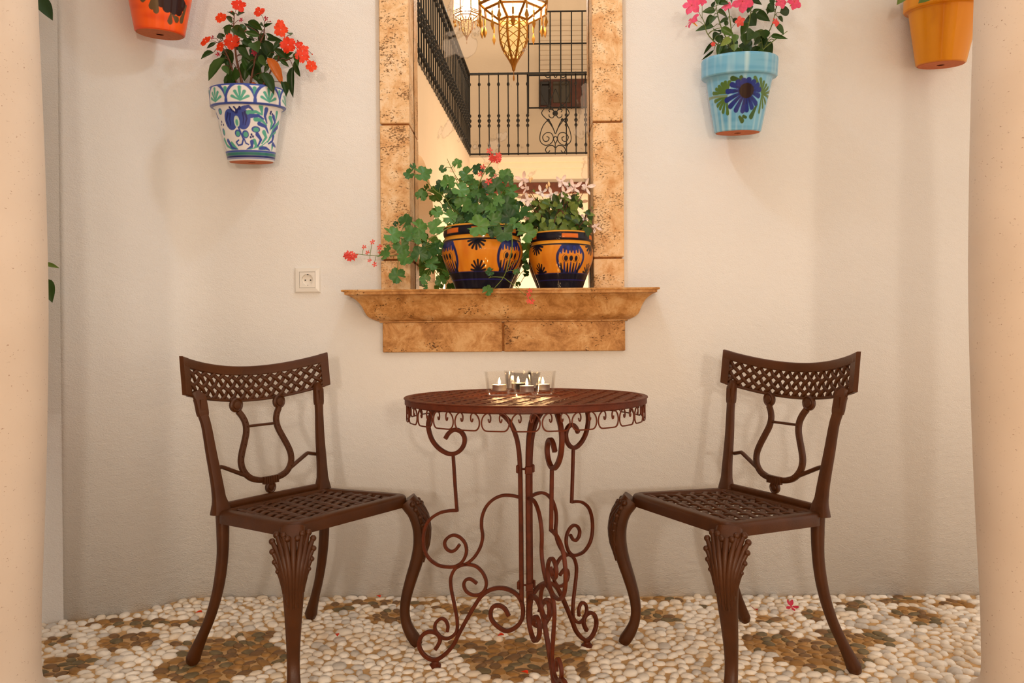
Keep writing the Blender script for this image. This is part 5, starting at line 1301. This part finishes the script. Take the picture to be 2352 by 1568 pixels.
p = atm(1072, 92, -5.7); moroccan_lantern('moroccan_lantern', p, .30, 'smaller lit brass lantern behind the large one in the mirror', LANTERN2_W, 6.0)

# ================================================================== COURTYARD SEEN IN THE MIRROR
FY, GZ = -6.59, 3.12       # far balcony line and balcony floor
SX = lambda y: -.642 + (y - FY) * (-.823 + .642) / 3.39   # side balcony line
mb = MB(); mb.box((.5, -7.95, 3.4), (6.5, .3, 6.8)); tag(mb.build('wall_far', M['court_plaster'], smooth=False), 'warm plaster wall behind the far balcony', kind='structure')
mb = MB(); mb.box((-3.3, -4.6, 3.4), (.3, 6.6, 6.8)); tag(mb.build('wall_courtyard_side', M['court_plaster'], smooth=False), kind='structure')
def arch_wall():
    """ground-storey wall below the side balcony with two round arches"""
    mb = MB(); y0, y1 = FY, -2.3; n = 90; top = 2.96
    def hole(y):
        for c, r in ((-5.15, .62), (-3.35, .62)):
            if abs(y - c) < r: return 1.75 + math.sqrt(r * r - (y - c) ** 2)
        return None
    ys = [y0 + (y1 - y0) * i / n for i in range(n + 1)]
    for a, b_ in zip(ys, ys[1:]):
        m = (a + b_) / 2; h = hole(m)
        if h is None:
            for z0, z1 in ((0, top),): mb.add([(SX(a), a, z0), (SX(b_), b_, z0), (SX(b_), b_, z1), (SX(a), a, z1)], [(0, 1, 2, 3)])
        else:
            ha, hb = hole(a) or 1.75, hole(b_) or 1.75
            mb.add([(SX(a), a, ha), (SX(b_), b_, hb), (SX(b_), b_, top), (SX(a), a, top)], [(0, 1, 2, 3)])
            mb.add([(SX(a), a, ha), (SX(a) - .3, a, ha), (SX(b_) - .3, b_, hb), (SX(b_), b_, hb)], [(0, 1, 2, 3)])
    return tag(mb.build('wall_arcade', M['court_plaster'], smooth=False), kind='structure')
arch_wall()
mb = MB(); mb.box((-2.0, -4.45, 3.04), (2.5, 4.3, .14))
mb.add([], []); o = mb.build('trim_2', M['court_plaster'], smooth=False); tag(o, kind='structure')
# the slab follows the side balcony line
o.data.clear_geometry(); vs = []
for z in (2.96, GZ):
    for x, y in ((SX(FY), FY), (SX(-2.3), -2.3), (-3.2, -2.3), (-3.2, FY)): vs.append((x, y, z))
o.data.from_pydata(vs, [], [(0, 1, 2, 3), (4, 7, 6, 5), (0, 4, 5, 1), (1, 5, 6, 2), (2, 6, 7, 3), (3, 7, 4, 0)])
mb = MB(); mb.box((.7, -7.15, 3.04), (4.5, 1.16, .16)); mb.box((.7, FY + .02, 3.06), (4.5, .05, .06)); tag(mb.build('trim_3', M['court_plaster'], smooth=False), 'far balcony slab with a plaster edge', kind='structure')
mb = MB(); mb.box((.7, FY - .12, 1.33), (4.5, .2, 2.66)); tag(mb.build('wall_far_lower', M['court_plaster'], smooth=False), kind='structure')
mb = MB(); mb.bbox((.75, FY - .02, 2.72), (4.0, .14, .13), .01); bm_ = mb.build('wooden_beam', M['dark_wood'], smooth=False); tag(bm_, 'dark wooden beam below the far balcony, reflected low in the mirror', 'beam')
mb = MB(); mb.box((.7, FY - .10, 2.88), (4.5, .2, .22)); tag(mb.build('trim_4', M['court_plaster'], smooth=False), kind='structure')
# dark wooden ceiling boards glimpsed under the side arcade
for i, y in enumerate((-5.9, -5.2)):
    mb = MB(); mb.bbox((-1.9, y, 2.62), (2.3, .16, .14), .01); tag(mb.build('arcade_beam', M['dark_wood'], smooth=False), ('nearer' if i else 'farther') + ' dark beam under the side arcade, reflected at the left of the mirror', 'beam', 'arcade beams')

BAL = MB()
BAL.tube([(0, 0, 0), (0, 0, 1.0)], .0075, 6)
for z, r, h in ((.12, .018, .05), (.36, .020, .045), (.42, .022, .05), (.48, .020, .045), (.86, .018, .05)): BAL.ball((0, 0, z), (r, r, h * .5), 8, 5)
def railing(name, pts, label, skip=None, scroll=None):
    root = empty(name, pts[0]); A, B = Vector(pts[0]), Vector(pts[1]); L = (B - A).length; d = (B - A) / L
    for z, r in ((.985, .016), (.02, .012)):
        mb = MB(); mb.sweep([Vector((0, 0, z)), B - A + Vector((0, 0, z))], rrect(r * 2, r * 1.4, .004, 2), up=(0, 0, 1)); mb.build('handrail' if z > .5 else 'bottom_rail', M['iron'], root)
    n = int(L / .1165); me = None
    for i in range(n + 1):
        t = i * .1165
        if skip and skip[0] < t < skip[1]: continue
        if me is None: o = BAL.build('baluster', M['iron'], root, angle=180); me = o.data
        else: o = link('baluster', me, root)
        o.location = d * t
    if scroll: scroll(root)
    return tag(root, label, 'railing')
def scroll_panel(root):
    A0 = Vector(root.location); q = lambda x, y: atm(860 + x / 3.92, y / 3.92, FY) - A0
    mb = MB(); C = 1630
    def path(pts, r=.006, mirror=True):
        for s in ((1, -1) if mirror else (1,)):
            mb.tube(spline([q(C + s * (x - C), y) for x, y in pts], 4), r, 6)
    path([(1628, 1205), (1590, 1110), (1562, 1085), (1520, 1130), (1492, 1210), (1495, 1275), (1540, 1308), (1590, 1290), (1612, 1245), (1592, 1200), (1548, 1195), (1515, 1230), (1530, 1270), (1562, 1268), (1572, 1240), (1550, 1228)])
    path([(1628, 1205), (1606, 1150), (1565, 1090)]); path([(1562, 1085), (1505, 1015), (1575, 950), (1628, 1020)]); path([(1630, 1020), (1600, 985), (1570, 990), (1580, 1010)]); path([(1630, 1020), (1605, 1060), (1575, 1050), (1572, 1030)])
    path([(1628, 1330), (1600, 1308), (1560, 1318), (1540, 1350), (1560, 1375), (1580, 1355)]); path([(1628, 1225), (1612, 1250), (1628, 1290)]); path([(1628, 1290), (1628, 1390)], mirror=False)
    path([(1565, 950), (1530, 900), (1500, 820), (1510, 740), (1550, 720), (1590, 760), (1570, 800)]); path([(1628, 700), (1600, 660), (1560, 650), (1535, 675), (1560, 700), (1585, 685)]); path([(1570, 955), (1600, 870), (1628, 800)])
    for x, y, r in ((1628, 1020, .034), (1565, 1082, .020), (1692, 1078, .020), (1572, 958, .018), (1690, 950, .018)): mb.ball(q(x, y), (r, .012, r), 8, 5)
    mb.build('scroll_panel', M['iron'], root, angle=180)
railing('balcony_railing', [(-.642, FY, GZ), (1.35, FY, GZ)], 'black iron railing of the far balcony with a scrolled panel, seen in the mirror', skip=(.80, 1.13), scroll=scroll_panel)
railing('balcony_railing', [(SX(FY + .06), FY + .06, GZ - .02), (SX(-2.6), -2.6, GZ - .05)], 'black iron railing of the side balcony receding at the left of the mirror')

# window with an iron grille behind the far balcony
w0, w1 = atm(1238, 262, -7.78), atm(1400, 60, -7.78)
win = empty('window_1', (w0.x, -7.79, w0.z)); win['kind'] = 'structure'; win['label'] = 'dark wooden window with a closed roller shutter behind an iron grille'
a0, a1 = atm(1240, 249, -7.78), atm(1400, 181, -7.78)
def wpart(name, p0, p1, y0, y1, mat):
    mb = MB(); mb.bbox(((p0.x + p1.x) / 2 - win.location.x, (y0 + y1) / 2 - win.location.y, (p0.z + p1.z) / 2 - win.location.z), (abs(p1.x - p0.x), abs(y1 - y0), abs(p1.z - p0.z)), .006); return mb.build(name, mat, win, smooth=False)
wpart('sash', a0, a1, -7.80, -7.76, M['dark_wood'])
g0_, g1_ = atm(1241, 242, -7.75), atm(1266, 186, -7.75); wpart('pane', g0_, g1_, -7.765, -7.752, simple('dark_window_glass', (.01, .006, .004), .08))
g0_, g1_ = atm(1270, 236, -7.75), atm(1310, 186, -7.75); wpart('pane', g0_, g1_, -7.765, -7.752, simple('olive_window_glass', (.05, .035, .015), .15))
zs0, zs1 = a1.z, atm(1300, 48, -7.78).z; nS = 12; me = None
for i in range(nS):
    mb = MB(); z = zs0 + (zs1 - zs0) * (i + .5) / nS
    if me is None:
        mb.bbox((0, 0, 0), (a1.x - a0.x, .02, (zs1 - zs0) / nS * .96), .006); o = mb.build('shutter_slat', M['court_plaster'], win, smooth=False); me = o.data
    else: o = link('shutter_slat', me, win)
    o.location = ((a0.x + a1.x) / 2 - win.location.x, -7.785 - win.location.y, z - win.location.z)
gr = empty('window_grille', (a0.x, -7.55, a0.z)); GL = Vector(gr.location)
for x in (1214, 1239, 1263.5, 1288, 1312.5, 1337, 1361, 1386):
    p0, p1 = atm(x, 250, -7.55), atm(x, 27, -7.55); mb = MB(); mb.tube([p0 - GL, p1 - GL], .0085, 6); mb.build('bar', M['iron'], gr)
for y in (27, 101, 173, 248):
    p0, p1 = atm(1212, y, -7.55), atm(1400, y, -7.55); p1.z = p0.z; mb = MB(); mb.tube([p0 - GL, p1 - GL], .010, 6); mb.build('crossbar', M['iron'], gr)
for y in (27, 248):
    p0 = atm(1214, y, -7.55); mb = MB(); mb.tube([p0 - GL, p0 - GL + Vector((0, -.25, 0))], .008, 6); mb.build('wall_bracket', M['iron'], gr)
tag(gr, 'black iron grille of upright bars over the dark window, at the right of the mirror', 'window grille')
# two unseen lamps added for the frontal light that chair shadows imply; bodies invented
def added_lamp(x, label):
    st = empty('added_lamp', (x, -5.2, 0)); mb = MB(); mb.lathe([(.14, 0), (.14, .02), (.03, .04), (.018, .08), (.016, 1.1), (.03, 1.12)], 24); mb.build('stand', M['iron'], st)
    mb = MB(); mb.lathe([(.02, 1.14), (.09, 1.18), (.12, 1.27), (.10, 1.34), (.03, 1.38)], 24); mb.build('glass_globe', M['pane'], st)
    mb = MB(); mb.lathe([(.03, 1.105), (.05, 1.12), (.04, 1.14)], 20); mb.build('collar', M['brass'], st)
    lamp('added_lamp_bulb', (x, -5.2, 1.27), COURT_W / 2, .08)
    tag(st, label, 'lamp', 'added unseen lamps in the courtyard')
added_lamp(-.35, 'added unseen low lamp with a round glass globe, nearer the side arcade, behind the viewer')
added_lamp(.80, 'added unseen low lamp with a round glass globe, farther from the side arcade, behind the viewer')
